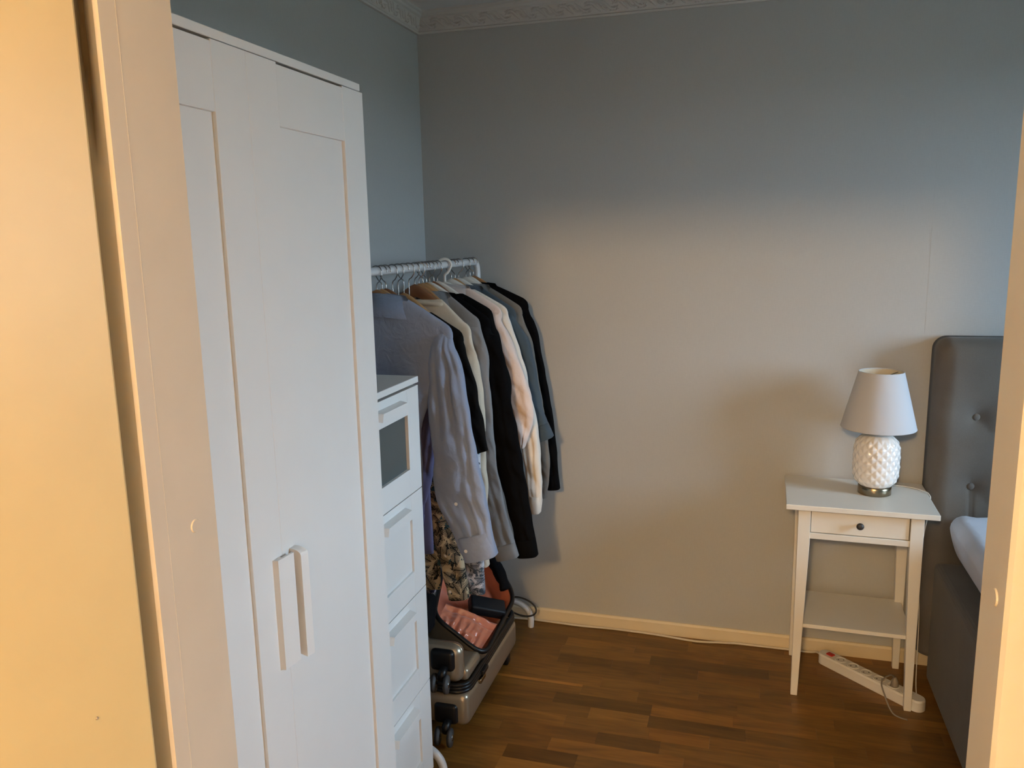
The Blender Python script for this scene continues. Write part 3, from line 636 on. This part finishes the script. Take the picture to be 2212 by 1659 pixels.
garment('shirt', 'black long-sleeved shirt with the lowest cuff in the middle of the rack', 'shirt', -0.565, F['black2'], seed=10.3, zs=1.330, zn=1.408, sw=0.208, hem=0.70, path=[(0.437, 1.22), (0.475, 1.006), (0.508, 0.84), (0.540, 0.69), (0.567, 0.520)], half=[0.055, 0.053, 0.047, 0.040, 0.035], cuff=0.06, sthick=0.02)
garment('jacket', 'soft black wool jacket with a bulging sleeve before the blush shirt', 'jacket', -0.495, F['black3'], seed=11.9, zs=1.350, zn=1.410, sw=0.196, hem=0.80, path=[(0.412, 1.26), (0.428, 1.166), (0.449, 1.09), (0.458, 1.02)], half=[0.047, 0.050, 0.052, 0.032], collar='rib', cuff=0.0, sthick=0.024)
garment('shirt', 'pale blush shirt with puffed elbow and upright collar', 'shirt', -0.425, F['blush'], seed=12.6, zs=1.350, zn=1.424, sw=0.204, hem=0.82, path=[(0.440, 1.21), (0.482, 1.08), (0.508, 0.99), (0.516, 0.925), (0.514, 0.865)], half=[0.052, 0.056, 0.054, 0.030, 0.012], cuff=0.0, sthick=0.024)
garment('sweatshirt', 'off-white sweatshirt whose ribbed cuff hangs below the blush shirt', 'sweatshirt', -0.362, F['offwhite'], seed=13.4, hem=0.86, sw=0.212, path=[(0.446, 1.2), (0.492, 1.03), (0.520, 0.92), (0.541, 0.70), (0.542, 0.606)], half=[0.047, 0.042, 0.034, 0.030, 0.0185], collar='rib', cuff=0.062, cuffm=F['offwhite'], sthick=0.020)
garment('shirt', 'slate blue denim shirt with rolled-up sleeve', 'shirt', -0.285, F['teal'], seed=14.2, hem=0.86, sw=0.216, zs=1.335, path=[(0.462, 1.19), (0.498, 1.02), (0.526, 0.94), (0.560, 0.860)], half=[0.055, 0.050, 0.037, 0.036], cuff=0.055, sthick=0.022)
garment('shirt', 'taupe grey flannel shirt next to the last black one', 'shirt', -0.205, F['taupe'], seed=15.5, zs=1.337, hem=0.84, sw=0.217, path=[(0.450, 1.2), (0.490, 1.0), (0.518, 0.79), (0.524, 0.68), (0.525, 0.612)], half=[0.047, 0.042, 0.038, 0.031, 0.021], cuff=0.05)
garment('shirt', 'black shirt at the far end of the rack against the wall', 'shirt', -0.122, F['black4'], seed=16.1, hem=0.84, zs=1.352, sw=0.220, path=[(0.447, 1.23), (0.497, 1.0), (0.530, 0.82), (0.5535, 0.62)], half=[0.050, 0.042, 0.033, 0.024], cuff=0.06)

hl = [(-0.965, 'woodmid', 'brown wooden hanger holding the light blue shirt'), (-0.905, 'wooddark', 'red-brown wooden hanger holding the violet shirt'), (-0.858, 'plastic', 'cream painted hanger holding the cream palm-print shirt'),
      (-0.818, 'woodlight', 'light wooden hanger holding the navy palm-print shirt'), (-0.778, 'woodlight', 'light wooden hanger holding the washed black garment'), (-0.738, 'woodmid', 'brown wooden hanger holding the white palm-print shirt'),
      (-0.690, 'wooddark', 'red-brown wooden hanger holding the cream sweater'), (-0.625, 'woodlight', 'light wooden hanger holding the grey chambray shirt'), (-0.565, 'plastic', 'cream painted hanger holding the black long-sleeved shirt'),
      (-0.495, 'plastic', 'cream painted hanger holding the black wool jacket'), (-0.362, 'plastic', 'cream painted hanger holding the off-white sweatshirt'), (-0.285, 'plastic', 'cream painted hanger holding the slate blue shirt'),
      (-0.205, 'plastic', 'cream painted hanger holding the taupe shirt'), (-0.122, 'woodmid', 'brown wooden hanger at the far end holding the black shirt')]
HSX = {1: 0.86, 2: 0.70, 3: 0.68, 4: 0.82, 5: 0.66, 6: 0.84, 7: 0.90}; HDZ = {2: -0.030, 3: -0.030, 4: -0.022, 5: -0.034}
for i, (y, k, lab) in enumerate(hl):
    hanger(y, k, lab, rz=random.uniform(-0.10, 0.10), flip=(i % 3 == 1), dz=HDZ.get(i, 0.0), sx=HSX.get(i, 0.96))
hanger(-0.425, 'plastic', 'white plastic hanger with a thick white hook holding the blush shirt', rz=0.12, white_hook=True, dz=0.004)
for y, k, lab in ((-0.932, 'woodlight', 'empty light wooden hanger between blue and violet shirts'), (-0.655, 'woodmid', 'empty brown wooden hanger between cream sweater and grey shirt'), (-0.595, 'woodlight', 'empty light wooden hanger between grey and black shirts'),
                  (-0.530, 'wooddark', 'empty red-brown hanger between black shirt and jacket'), (-0.325, 'woodlight', 'empty light wooden hanger between sweatshirt and denim shirt'), (-0.160, 'plastic', 'empty cream hanger between taupe and last black shirt')):
    hanger(y, k, lab, rz=random.uniform(-0.12, 0.12), flip=random.random() < 0.5, dz=0.0, sx=0.78)

# ------------------------------------------------------------------ suitcase
sc_ = thing('suitcase', 'open champagne hard-shell suitcase with coral satin lining lying under the clothes', 'suitcase', (0.25, -0.62, 0)); L3 = -Vector(sc_.location)
def SA(name, bm, m, par=None, smooth=True):
    bmesh.ops.translate(bm, verts=bm.verts, vec=L3); return obj(name, bm, m, par or sc_, smooth=smooth)
def rbox(x0, x1, y0, y1, z0, z1, bev, seg=4):
    bm = bmesh.new(); box(bm, x0, x1, y0, y1, z0, z1, bev=bev, seg=seg); return bm
SX0, SX1, SY0, SY1 = 0.045, 0.455, -0.895, -0.33
lower = SA('lower_shell', rbox(SX0, SX1, SY0, SY1, 0.055, 0.172, 0.028), 'champagne')
def rrect(x0, x1, y0, y1, z, r, n=6):
    pts = []
    for cx, cy, a0 in ((x1-r, y1-r, 0), (x0+r, y1-r, 90), (x0+r, y0+r, 180), (x1-r, y0+r, 270)):
        for k in range(n+1): a = math.radians(a0+90*k/n); pts.append((cx+r*math.cos(a), cy+r*math.sin(a), z))
    return pts
for z, rr in ((0.177, 0.0075), (0.1885, 0.0065), (0.199, 0.0065)):
    bm = bmesh.new(); tube(bm, rrect(SX0+0.006, SX1-0.004, SY0+0.004, SY1-0.006, z, 0.045), rr, 8, closed=True); SA('zipper_band', bm, 'black')
SA('upper_shell', rbox(SX0, SX1-0.008, SY0+0.030, -0.73, 0.198, 0.245, 0.018, 4), 'champagne')
SA('wheel_arch', rbox(SX0+0.01, 0.434, SY0+0.002, -0.83, 0.198, 0.330, 0.034, 6), 'champagne')
# opened compartment: tilted bowl, rim corners as found
cs = [Vector((0.462, -0.745, 0.228)), Vector((0.470, -0.400, 0.285)), Vector((0.350, -0.330, 0.420)), Vector((0.200, -0.420, 0.400)), Vector((0.285, -0.745, 0.350))]
ctr = sum(cs, Vector())/len(cs); nrm = Vector((0, 0, 0))
for i in range(len(cs)): nrm += (cs[i]-ctr).cross(cs[(i+1) % len(cs)]-ctr)
nrm.normalize(); nrm = nrm if nrm.z > 0 else -nrm
rim = []
K = len(cs)
for i in range(K):      # rounded polygon
    p = cs[i]; a = cs[i-1]; b = cs[(i+1) % K]; rr = 0.055
    pa = p+(a-p).normalized()*rr; pb = p+(b-p).normalized()*rr
    for k in range(9): t = k/8; rim.append((1-t)**2*pa+2*t*(1-t)*p+t*t*pb)
# resample rim densely
dens = []
for i in range(len(rim)):
    a, b = rim[i], rim[(i+1) % len(rim)]
    m_ = max(1, int((b-a).length/0.02))
    for k in range(m_): dens.append(a+(b-a)*k/m_)
rim = dens
def bowl(inset, depth, flip=False, crumple=0.0):
    bm = bmesh.new(); rings = []
    for s in range(9):
        t = s/8; kk = (1-0.12*t-0.5*max(0, t-0.6)) if s < 8 else 0.0
        dp = depth*math.sin(min(1, t*1.25)*math.pi/2)
        R = []
        for p in rim:
            q = ctr+(p-ctr)*(1-inset)*max(kk, 0.02)-nrm*dp
            if crumple and s > 0: q = q+nrm*crumple*noise.noise(q*26)+(p-ctr).normalized()*crumple*0.6*noise.noise(q*34)
            R.append(bm.verts.new(q))
        rings.append(R)
    n = len(rim)
    for A, B in zip(rings, rings[1:]):
        for j in range(n): bm.faces.new((A[j], A[(j+1) % n], B[(j+1) % n], B[j]))
    bm.faces.new(rings[-1]); return bm
SA('open_shell', bowl(-0.05, 0.115), 'champagne')
lin = SA('lining', bowl(0.03, 0.085, crumple=0.012), 'lining'); lin['label'] = 'glossy coral satin lining'
bm = bmesh.new(); tube(bm, rim, 0.0088, 8, closed=True); SA('rim_binding', bm, 'black')
# satin pocket flap across the near part of the mouth
bm = bmesh.new(); nu, nv = 64, 40; grid = []
A0, A1 = Vector((0.289, -0.716, 0.329)), Vector((0.445, -0.750, 0.241)); B0, B1 = Vector((0.290, -0.630, 0.346)), Vector((0.460, -0.585, 0.268))
for i in range(nu+1):
    u = i/nu; row = []
    for j in range(nv+1):
        v = j/nv
        p = (A0.lerp(A1, u)).lerp(B0.lerp(B1, u), v)
        edge = min(1, 6*u, 6*(1-u)); low = min(1, 5*v)
        h_ = -0.014+0.020*math.sin(math.pi*u)*low*(0.6+0.4*v) + 0.010*math.exp(-((v-0.93)/0.05)**2) - 0.010*math.exp(-((v-0.80)/0.07)**2)
        h_ += 0.010*(1-v)*abs(noise.noise(Vector((u*11, v*2.5, 2.0)))) + 0.007*noise.noise(Vector((u*9, v*7, 5.0)))*(1.2-v) + 0.004*(1-v)*math.sin(u*44+3*v)
        h_ -= 0.012*math.sin(math.pi*u)*max(0, v-0.85)/0.15
        row.append(bm.verts.new(p+nrm*(h_*(0.35+0.65*edge))))
    grid.append(row)
for i in range(nu):
    for j in range(nv): bm.faces.new((grid[i][j], grid[i+1][j], grid[i+1][j+1], grid[i][j+1]))
SA('lining_pocket', bm, 'lining')
# caster pairs on the near end
def caster(x, z):
    h = SA('wheel_housing', rbox(x-0.044, x+0.036, SY0-0.012, SY0+0.02, z-0.036, z+0.034, 0.014, 4), 'black')
    bm = bmesh.new(); tube(bm, [(x+0.006, SY0-0.010, z-0.018), (x+0.004, SY0-0.030, z-0.034), (x+0.002, SY0-0.030, z-0.050)], [0.013, 0.014, 0.010], 10); SA('fork', bm, 'black', h)
    for dx in (-0.021, 0.020):
        bm = bmesh.new()
        for ra, wi in ((0.029, 0.0075),):
            bmesh.ops.create_cone(bm, cap_ends=True, segments=28, radius1=ra, radius2=ra, depth=wi*2)
        bmesh.ops.bevel(bm, geom=[e for e in bm.edges if e.calc_length() < 0.01], offset=0.003, segments=2, affect='EDGES')
        bmesh.ops.rotate(bm, verts=bm.verts, matrix=Matrix.Rotation(math.radians(90), 3, 'Y')); bmesh.ops.rotate(bm, verts=bm.verts, matrix=Matrix.Rotation(0.18, 3, 'Z'))
        bmesh.ops.translate(bm, verts=bm.verts, vec=(x+dx, SY0-0.034, z-0.062)); wh = SA('wheel', bm, 'rubber', h)
        bm = bmesh.new(); bmesh.ops.create_cone(bm, cap_ends=True, segments=16, radius1=0.012, radius2=0.010, depth=0.018)
        bmesh.ops.rotate(bm, verts=bm.verts, matrix=Matrix.Rotation(math.radians(90), 3, 'Y')); bmesh.ops.translate(bm, verts=bm.verts, vec=(x+dx, SY0-0.034, z-0.062)); SA('hub', bm, 'steel', h)
for x in (0.112, 0.384):
    caster(x, 0.102); caster(x-0.006, 0.284)
bm = rbox(SX1-0.006, SX1+0.008, -0.785, -0.735, 0.150, 0.166, 0.003, 2); SA('latch', bm, 'brass'); SA('zipper_puller', rbox(SX1-0.004, SX1+0.012, -0.765, -0.715, 0.170, 0.186, 0.004, 2), 'black')
SA('floor_stud', rbox(SX1-0.06, SX1-0.02, -0.40, -0.36, 0.0, 0.06, 0.006, 2), 'black'); SA('floor_stud', rbox(SX0+0.02, SX0+0.06, -0.40, -0.36, 0.0, 0.06, 0.006, 2), 'black')
bm = bmesh.new(); tube(bm, smooth_path([(0.440, -0.43, 0.325), (0.415, -0.40, 0.365), (0.375, -0.375, 0.405), (0.33, -0.37, 0.43), (0.30, -0.38, 0.44)], 4), 0.021, 10)
for v in bm.verts: v.co += Vector((noise.noise(v.co*40), noise.noise(v.co*43), noise.noise(v.co*47)))*0.006
SA('mesh_divider', bm, 'blackcloth')
# black pouch resting in the lining
bm = bmesh.new(); box(bm, -0.066, 0.066, -0.032, 0.032, -0.020, 0.020, bev=0.008, seg=3)
po_ = obj('pouch', bm, fabric('dark leather', (0.009, 0.010, 0.013), rough=0.5, bump=0.1, sheen=0.0, spec=0.3), None, smooth=True)
ax = Vector((0.125, 0.075, -0.049)).normalized(); zx = (nrm-ax*nrm.dot(ax)).normalized(); yx = zx.cross(ax)
mw = Matrix((ax, yx, zx)).transposed().to_4x4(); mw.translation = Vector((0.404, -0.528, 0.300))-nrm*0.006; po_.matrix_world = mw
tag(po_, 'small black pouch lying on the coral lining of the suitcase', 'pouch')
# dark folded trousers slumped on the near end of the suitcase
bm = bmesh.new(); box(bm, 0.06, 0.318, -0.865, -0.775, 0.331, 0.462, bev=0.025, seg=3); bmesh.ops.subdivide_edges(bm, edges=[e for e in bm.edges if e.calc_length() > 0.02], cuts=7, use_grid_fill=True)
for v in bm.verts:
    c = v.co.copy(); v.co += Vector((0.7*noise.noise(c*14), noise.noise(c*15+Vector((3, 0, 0))), 0.5*max(0, noise.noise(c*17))))*0.016 + Vector((0, 0.006*math.sin(c.z*120+c.x*60), 0))
tag(obj('trousers', bm, 'blackcloth', None, smooth=True), 'bundle of black trousers slumped on the suitcase beside the chest', 'trousers')
# black cable loop round the far rack foot
bm = bmesh.new(); lp = []
for k in range(36):
    a = 2*math.pi*k/36; lp.append((0.405+0.062*math.cos(a), -0.105+0.02*math.sin(a+0.6), 0.100+0.030*math.sin(a)-0.018*math.cos(a)))
tube(bm, lp, 0.0036, 8, closed=True); tag(obj('cable_loop', bm, 'black', None, True), 'black cable loop hanging round the far foot of the rack', 'cable')

# ------------------------------------------------------------------ nightstand
ns = thing('nightstand', 'white wooden nightstand with one drawer and a low shelf', 'nightstand', (1.6440, -0.1900, 0), -0.022)
def NB(name, a, par=None, bev=0.0012, m='nswhite'): return nbox(name, m, par or ns, a, bev=bev, seg=2)
NB('top', (-0.232, 0.232, -0.175, 0.175, 0.682, 0.70), bev=0.002)
lx, ly = 0.1915, 0.152
for sx in (-1, 1):
    for sy in (-1, 1):
        bm = bmesh.new(); X_, Y_ = sx*lx, sy*ly
        def ring(wd_, z):
            xi = X_-sx*wd_; yi = Y_-sy*wd_
            return [bm.verts.new(q) for q in ((X_, Y_, z), (xi, Y_, z), (xi, yi, z), (X_, yi, z))]
        R = [ring(0.022, 0.0), ring(0.0395, 0.56), ring(0.0395, 0.682)]
        for A, B in zip(R, R[1:]):
            for j in range(4): bm.faces.new((A[j], A[(j+1) % 4], B[(j+1) % 4], B[j]))
        bm.faces.new(R[0][::-1]); bm.faces.new(R[-1]); bmesh.ops.recalc_face_normals(bm, faces=bm.faces)
        bmesh.ops.bevel(bm, geom=bm.edges[:], offset=0.0012, segments=1, affect='EDGES'); obj('leg', bm, 'nswhite', ns)
NB('side_rail', (-lx+0.006, -lx+0.024, -ly+0.039, ly-0.039, 0.58, 0.682)); NB('side_rail', (lx-0.024, lx-0.006, -ly+0.039, ly-0.039, 0.58, 0.682)); NB('back_rail', (-lx+0.039, lx-0.039, ly-0.024, ly-0.006, 0.58, 0.682))
NB('front_rail', (-lx+0.0395, lx-0.0395, -ly+0.002, -ly+0.022, 0.578, 0.598))
dr = NB('drawer', (-lx+0.0415, lx-0.0425, -ly+0.006, -ly+0.022, 0.6005, 0.677)); NB('drawer_box', (-lx+0.05, lx-0.05, -ly+0.022, ly-0.03, 0.602, 0.66), dr)
bm = bmesh.new(); lathe(bm, [(0.004, 0.0), (0.0045, 0.010), (0.0105, 0.014), (0.012, 0.019), (0.0095, 0.0235), (0.004, 0.0255)], 24)
kn = obj('knob', bm, 'knob', dr, smooth=True); kn.rotation_euler = (math.radians(90), 0, 0); kn.location = (0.0, -ly+0.006, 0.639); kn['label'] = 'round dark brown knob'
NB('shelf', (-lx+0.010, lx-0.010, -ly+0.010, ly-0.010, 0.252, 0.266))

# ------------------------------------------------------------------ table lamp
LX, LY, LZ = 1.7035, -0.166, 0.7003
la = thing('table_lamp', 'white pineapple-patterned ceramic table lamp with white cone shade', 'lamp', (LX, LY, LZ))
bm = bmesh.new(); lathe(bm, [(0.051, 0.0), (0.0535, 0.001), (0.0535, 0.027), (0.052, 0.0285), (0.035, 0.029)], 56); obj('foot_ring', bm, 'brass', la, smooth=False)
for p in la.children[0].data.polygons: p.use_smooth = abs(p.normal.z) < 0.5
bm = bmesh.new(); nth, nz_ = 176, 88; rings = []; nd = 15; kz = 30.0
for i in range(nz_+1):
    t = i/nz_; z = 0.029+0.186*t
    r0 = 0.0722*min(1.0, (1-(abs(2*t-0.94)/1.08)**4.5*0.62)); R = []
    if t > 0.97: r0 *= 1-(t-0.97)*6
    for j in range(nth):
        th = 2*math.pi*j/nth
        a = nd*th/(2*math.pi)+kz*z; b = nd*th/(2*math.pi)-kz*z
        fa = abs(2*(a-math.floor(a))-1); fb = abs(2*(b-math.floor(b))-1)
        dd = min(1-fa, 1-fb)                      # pyramid in every diamond
        R.append(bm.verts.new(((r0+0.0044*dd*min(1, 7*(1-t), 7*t+0.25))*math.cos(th), (r0+0.0044*dd*min(1, 7*(1-t), 7*t+0.25))*math.sin(th), z)))
    rings.append(R)
for A, B in zip(rings, rings[1:]):
    for j in range(nth): bm.faces.new((A[j], A[(j+1) % nth], B[(j+1) % nth], B[j]))
bm.faces.new(rings[0][::-1]); bm.faces.new(rings[-1]); obj('ceramic_body', bm, 'ceramic', la, smooth=True)
ntube('stem', 'brass', la, [(0, 0, 0.20), (0, 0, 0.30)], 0.008, 12)
sh = bmesh.new(); lathe(sh, [(0.120, 0.233), (0.0715, 0.425)], 72, cap0=False, cap1=False); so_ = obj('lamp_shade', sh, 'shade', la, smooth=True)
si = bmesh.new(); lathe(si, [(0.1175, 0.2335), (0.0692, 0.4245)], 72, cap0=False, cap1=False); obj('shade_lining', si, 'shadein', so_, smooth=True)
for z, r in ((0.2335, 0.1188), (0.4245, 0.0704)):
    bm = bmesh.new(); tube(bm, [(r*math.cos(2*math.pi*k/64), r*math.sin(2*math.pi*k/64), z) for k in range(64)], 0.0017, 6, closed=True); obj('shade_rim', bm, 'shade', so_, smooth=True)
for a in (0.6, 2.7, 4.8):
    bm = bmesh.new(); tube(bm, [(0.012*math.cos(a), 0.012*math.sin(a), 0.405), (0.069*math.cos(a), 0.069*math.sin(a), 0.418)], 0.0014, 6); obj('shade_spider', bm, 'brass', so_)
bm = bmesh.new(); lathe(bm, [(0.013, 0.29), (0.014, 0.32), (0.024, 0.35), (0.027, 0.37), (0.020, 0.392), (0.004, 0.40)], 24); obj('bulb', bm, 'ceramic', la, smooth=True)
lc = [(LX+0.02, LY+0.055, 0.7025), (1.76, -0.070, 0.7025), (1.82, -0.075, 0.7025), (1.862, -0.11, 0.7030), (1.8795, -0.145, 0.700), (1.883, -0.150, 0.66), (1.868, -0.13, 0.45), (1.8735, -0.16, 0.25), (1.862, -0.24, 0.06), (1.862, -0.28, 0.012)]
tag(ntube('lamp_cord', 'plastic', None, smooth_path(lc, 6), 0.0017, 7), 'thin white lamp cord running off the back of the nightstand', 'cord')

# ------------------------------------------------------------------ power strip and cables
ps = thing('power_strip', 'white power strip with red switch on the floor under the nightstand', 'power strip', (1.7200, -0.2000, 0), math.radians(-42))
hl_ = 0.205
bm = bmesh.new(); n = 10; sec = []
poly = rrect(-hl_, hl_, -0.0265, 0.0265, 0.0, 0.024, 6)
A = [bm.verts.new((x, y, 0.001)) for x, y, z in poly]; B = [bm.verts.new((x, y, 0.034)) for x, y, z in poly]; Cc = [bm.verts.new((x*0.988, y*0.86, 0.040)) for x, y, z in poly]
for P_, Q_ in ((A, B), (B, Cc)):
    for j in range(len(poly)): bm.faces.new((P_[j], P_[(j+1) % len(poly)], Q_[(j+1) % len(poly)], Q_[j]))
bm.faces.new(A[::-1]); bm.faces.new(Cc); obj('body', bm, 'plastic', ps)
nbox('switch', 'red', ps, (-hl_+0.030, -hl_+0.056, -0.010, 0.010, 0.039, 0.0445), bev=0.002)
for k in range(6):
    x = -hl_+0.088+0.052*k
    bm = bmesh.new(); lathe(bm, [(0.0205, 0.0395), (0.0205, 0.0425), (0.018, 0.0425), (0.017, 0.0405), (0.002, 0.0405)], 24, cx=x, cap1=True); so2 = obj('socket', bm, 'plastic', ps)
    for s_ in (-1, 1):
        bm = bmesh.new(); lathe(bm, [(0.0028, 0.0402), (0.0028, 0.0409)], 8, cx=x+0.006*s_, cy=0.0065*s_); obj('socket_hole', bm, 'black', so2)
px_ = -hl_+0.088+0.052*3
pg = thing('plug', 'grey flat mains plug standing in the power strip', 'plug', (1.7200+math.cos(math.radians(-42))*(-hl_+0.088+0.052*4.1), -0.2000+math.sin(math.radians(-42))*(-hl_+0.088+0.052*4.1), 0.0412), math.radians(-42))
bm = bmesh.new(); lathe(bm, [(0.012, 0.0), (0.0135, 0.004), (0.0115, 0.018), (0.006, 0.030), (0.003, 0.034)], 18); obj('plug_body', bm, 'greycord', pg, smooth=True)
bx_ = Vector(pg.location)
ntube('cord', 'greycord', pg, smooth_path([Matrix.Rotation(math.radians(42), 4, 'Z') @ Vector(p) for p in ((0, 0, 0.032), (-0.02, -0.025, 0.052), (-0.05, -0.052, 0.040), (-0.045, -0.085, 0.012), (-0.02, -0.115, -0.036), (0.02, -0.14, -0.0385))], 6), 0.0026, 7)
wc = [(0.30, -0.030, 0.0048), (0.427, -0.020, 0.0048), (0.52, -0.022, 0.0048), (0.626, -0.026, 0.0048), (0.72, -0.022, 0.0048), (0.80, -0.020, 0.0048), (0.95, -0.026, 0.0048), (1.10, -0.042, 0.0048), (1.20, -0.030, 0.0048), (1.277, -0.021, 0.0048), (1.45, -0.020, 0.0048), (1.53, -0.022, 0.0055), (1.556, -0.035, 0.016), (1.566, -0.058, 0.020)]
tag(ntube('extension_cord', 'cord', None, smooth_path(wc, 6), 0.0044, 8), 'cream extension cord lying along the skirting to the power strip', 'cord')

# ------------------------------------------------------------------ bed
bd = thing('bed', 'grey upholstered bed with tall button-tufted headboard', 'bed', (2.65, -1.1, 0)); L4 = -Vector(bd.location)
BX0, BX1 = 1.882, 3.48
btn = []
for (r, z) in ((0, 0.968), (1, 0.726), (2, 0.484)):
    for c in range(7): btn.append((2.0135+0.238*c, z))
bm = bmesh.new(); nx, nz2 = 170, 90; ZT = 1.232; grid = []
YFc = -0.118
for i in range(nx+1):
    x = BX0+(BX1-BX0)*i/nx; row = []
    for j in range(nz2+1):
        z = 0.10+(ZT-0.10)*j/nz2
        ex = min(x-BX0, BX1-x); ez = ZT-z; rr = 0.030
        y = YFc
        if ex < rr: y += rr-math.sqrt(max(0, rr*rr-(rr-ex)**2))
        if ez < rr: y += (rr-math.sqrt(max(0, rr*rr-(rr-ez)**2)))
        dmp = 0.0
        for bx, bz in btn:
            d2 = (x-bx)**2+(z-bz)**2
            if d2 < 0.05: dmp += 0.046*math.exp(-math.sqrt(d2+0.00006)/0.055)
        # diagonal and vertical pleats
        for bx, bz in btn:
            if bz < 0.75 and bz > 0.5 and z < bz and abs(x-bx) < 0.012: dmp += 0.008*math.exp(-abs(x-bx)/0.003)
            if 0 < x-bx < 0.119:
                d = abs((z-bz)+(x-bx)*1.0)
                if d < 0.02: dmp += 0.006*math.exp(-d/0.004)
        y = min(y+dmp-0.022*min(1, ex/0.05)*min(1, ez/0.05), -0.03)
        rc = 0.045; xx, zz_ = x, z
        if ex < rc and ez < rc:
            dx, dz = rc-ex, rc-ez; k_ = max(dx, dz)/math.hypot(dx, dz); xx = x+(dx-dx*k_)*(1 if x < 2.5 else -1); zz_ = z-(dz-dz*k_)
        row.append(bm.verts.new((xx, y, zz_)))
    grid.append(row)
for i in range(nx):
    for j in range(nz2): bm.faces.new((grid[i][j], grid[i+1][j], grid[i+1][j+1], grid[i][j+1]))
bord = [grid[i][0] for i in range(nx+1)]+[grid[nx][j] for j in range(1, nz2+1)]+[grid[i][nz2] for i in range(nx-1, -1, -1)]+[grid[0][j] for j in range(nz2-1, 0, -1)]
bk = [bm.verts.new((v.co.x, -0.012, v.co.z)) for v in bord]
for k in range(len(bord)): q = (k+1) % len(bord); bm.faces.new((bord[k], bord[q], bk[q], bk[k]))
bm.faces.new(bk)
bmesh.ops.translate(bm, verts=bm.verts, vec=L4); hb = obj('headboard', bm, 'bed', bd, smooth=True)
for bx, bz in btn:
    bm = bmesh.new(); bmesh.ops.create_uvsphere(bm, u_segments=16, v_segments=10, radius=0.0125); bmesh.ops.scale(bm, verts=bm.verts, vec=(1, 0.55, 1)); bmesh.ops.translate(bm, verts=bm.verts, vec=Vector((bx, -0.103, bz))+L4); obj('button', bm, 'bed', hb, smooth=True)
bm = rbox(1.915, 3.46, -2.12, -0.122, 0.012, 0.452, 0.018, 3); bmesh.ops.translate(bm, verts=bm.verts, vec=L4); obj('bed_base', bm, 'bed', bd, smooth=False)
for x in (1.97, 3.4):
    for y in (-0.2, -2.05):
        bm = bmesh.new(); box(bm, x-.03, x+.03, y-.03, y+.03, 0, 0.02); bmesh.ops.translate(bm, verts=bm.verts, vec=L4); obj('foot', bm, 'black', bd)
# mattress in a fitted sheet
bm = bmesh.new(); box(bm, 1.945, 3.44, -2.10, -0.135, 0.458, 0.640, bev=0.045, seg=5); bmesh.ops.subdivide_edges(bm, edges=[e for e in bm.edges if e.calc_length() > 0.08], cuts=40, use_grid_fill=True)
for v in bm.verts:
    c = v.co
    if c.x < 2.2: c.x += 0.045*max(0, (0.60-c.z)/0.14)**1.5
    c += Vector((0, 0, 0.006*math.exp(-((math.sin(9*c.x-6*c.y+2*noise.noise(c*3)))/0.18)**2)*max(0, min(1, (c.z-0.56)/0.05))))
    if c.z > 0.49: c += Vector((0.006*noise.noise(c*9), 0, 0.012*noise.noise(Vector((c.x*7+c.y*5, c.y*2-c.x*3, 1.3)))+0.004*noise.noise(c*22)))
tag(obj('mattress', bm, 'sheet', None, smooth=True), 'mattress under a crumpled white fitted sheet on the grey bed', 'mattress')
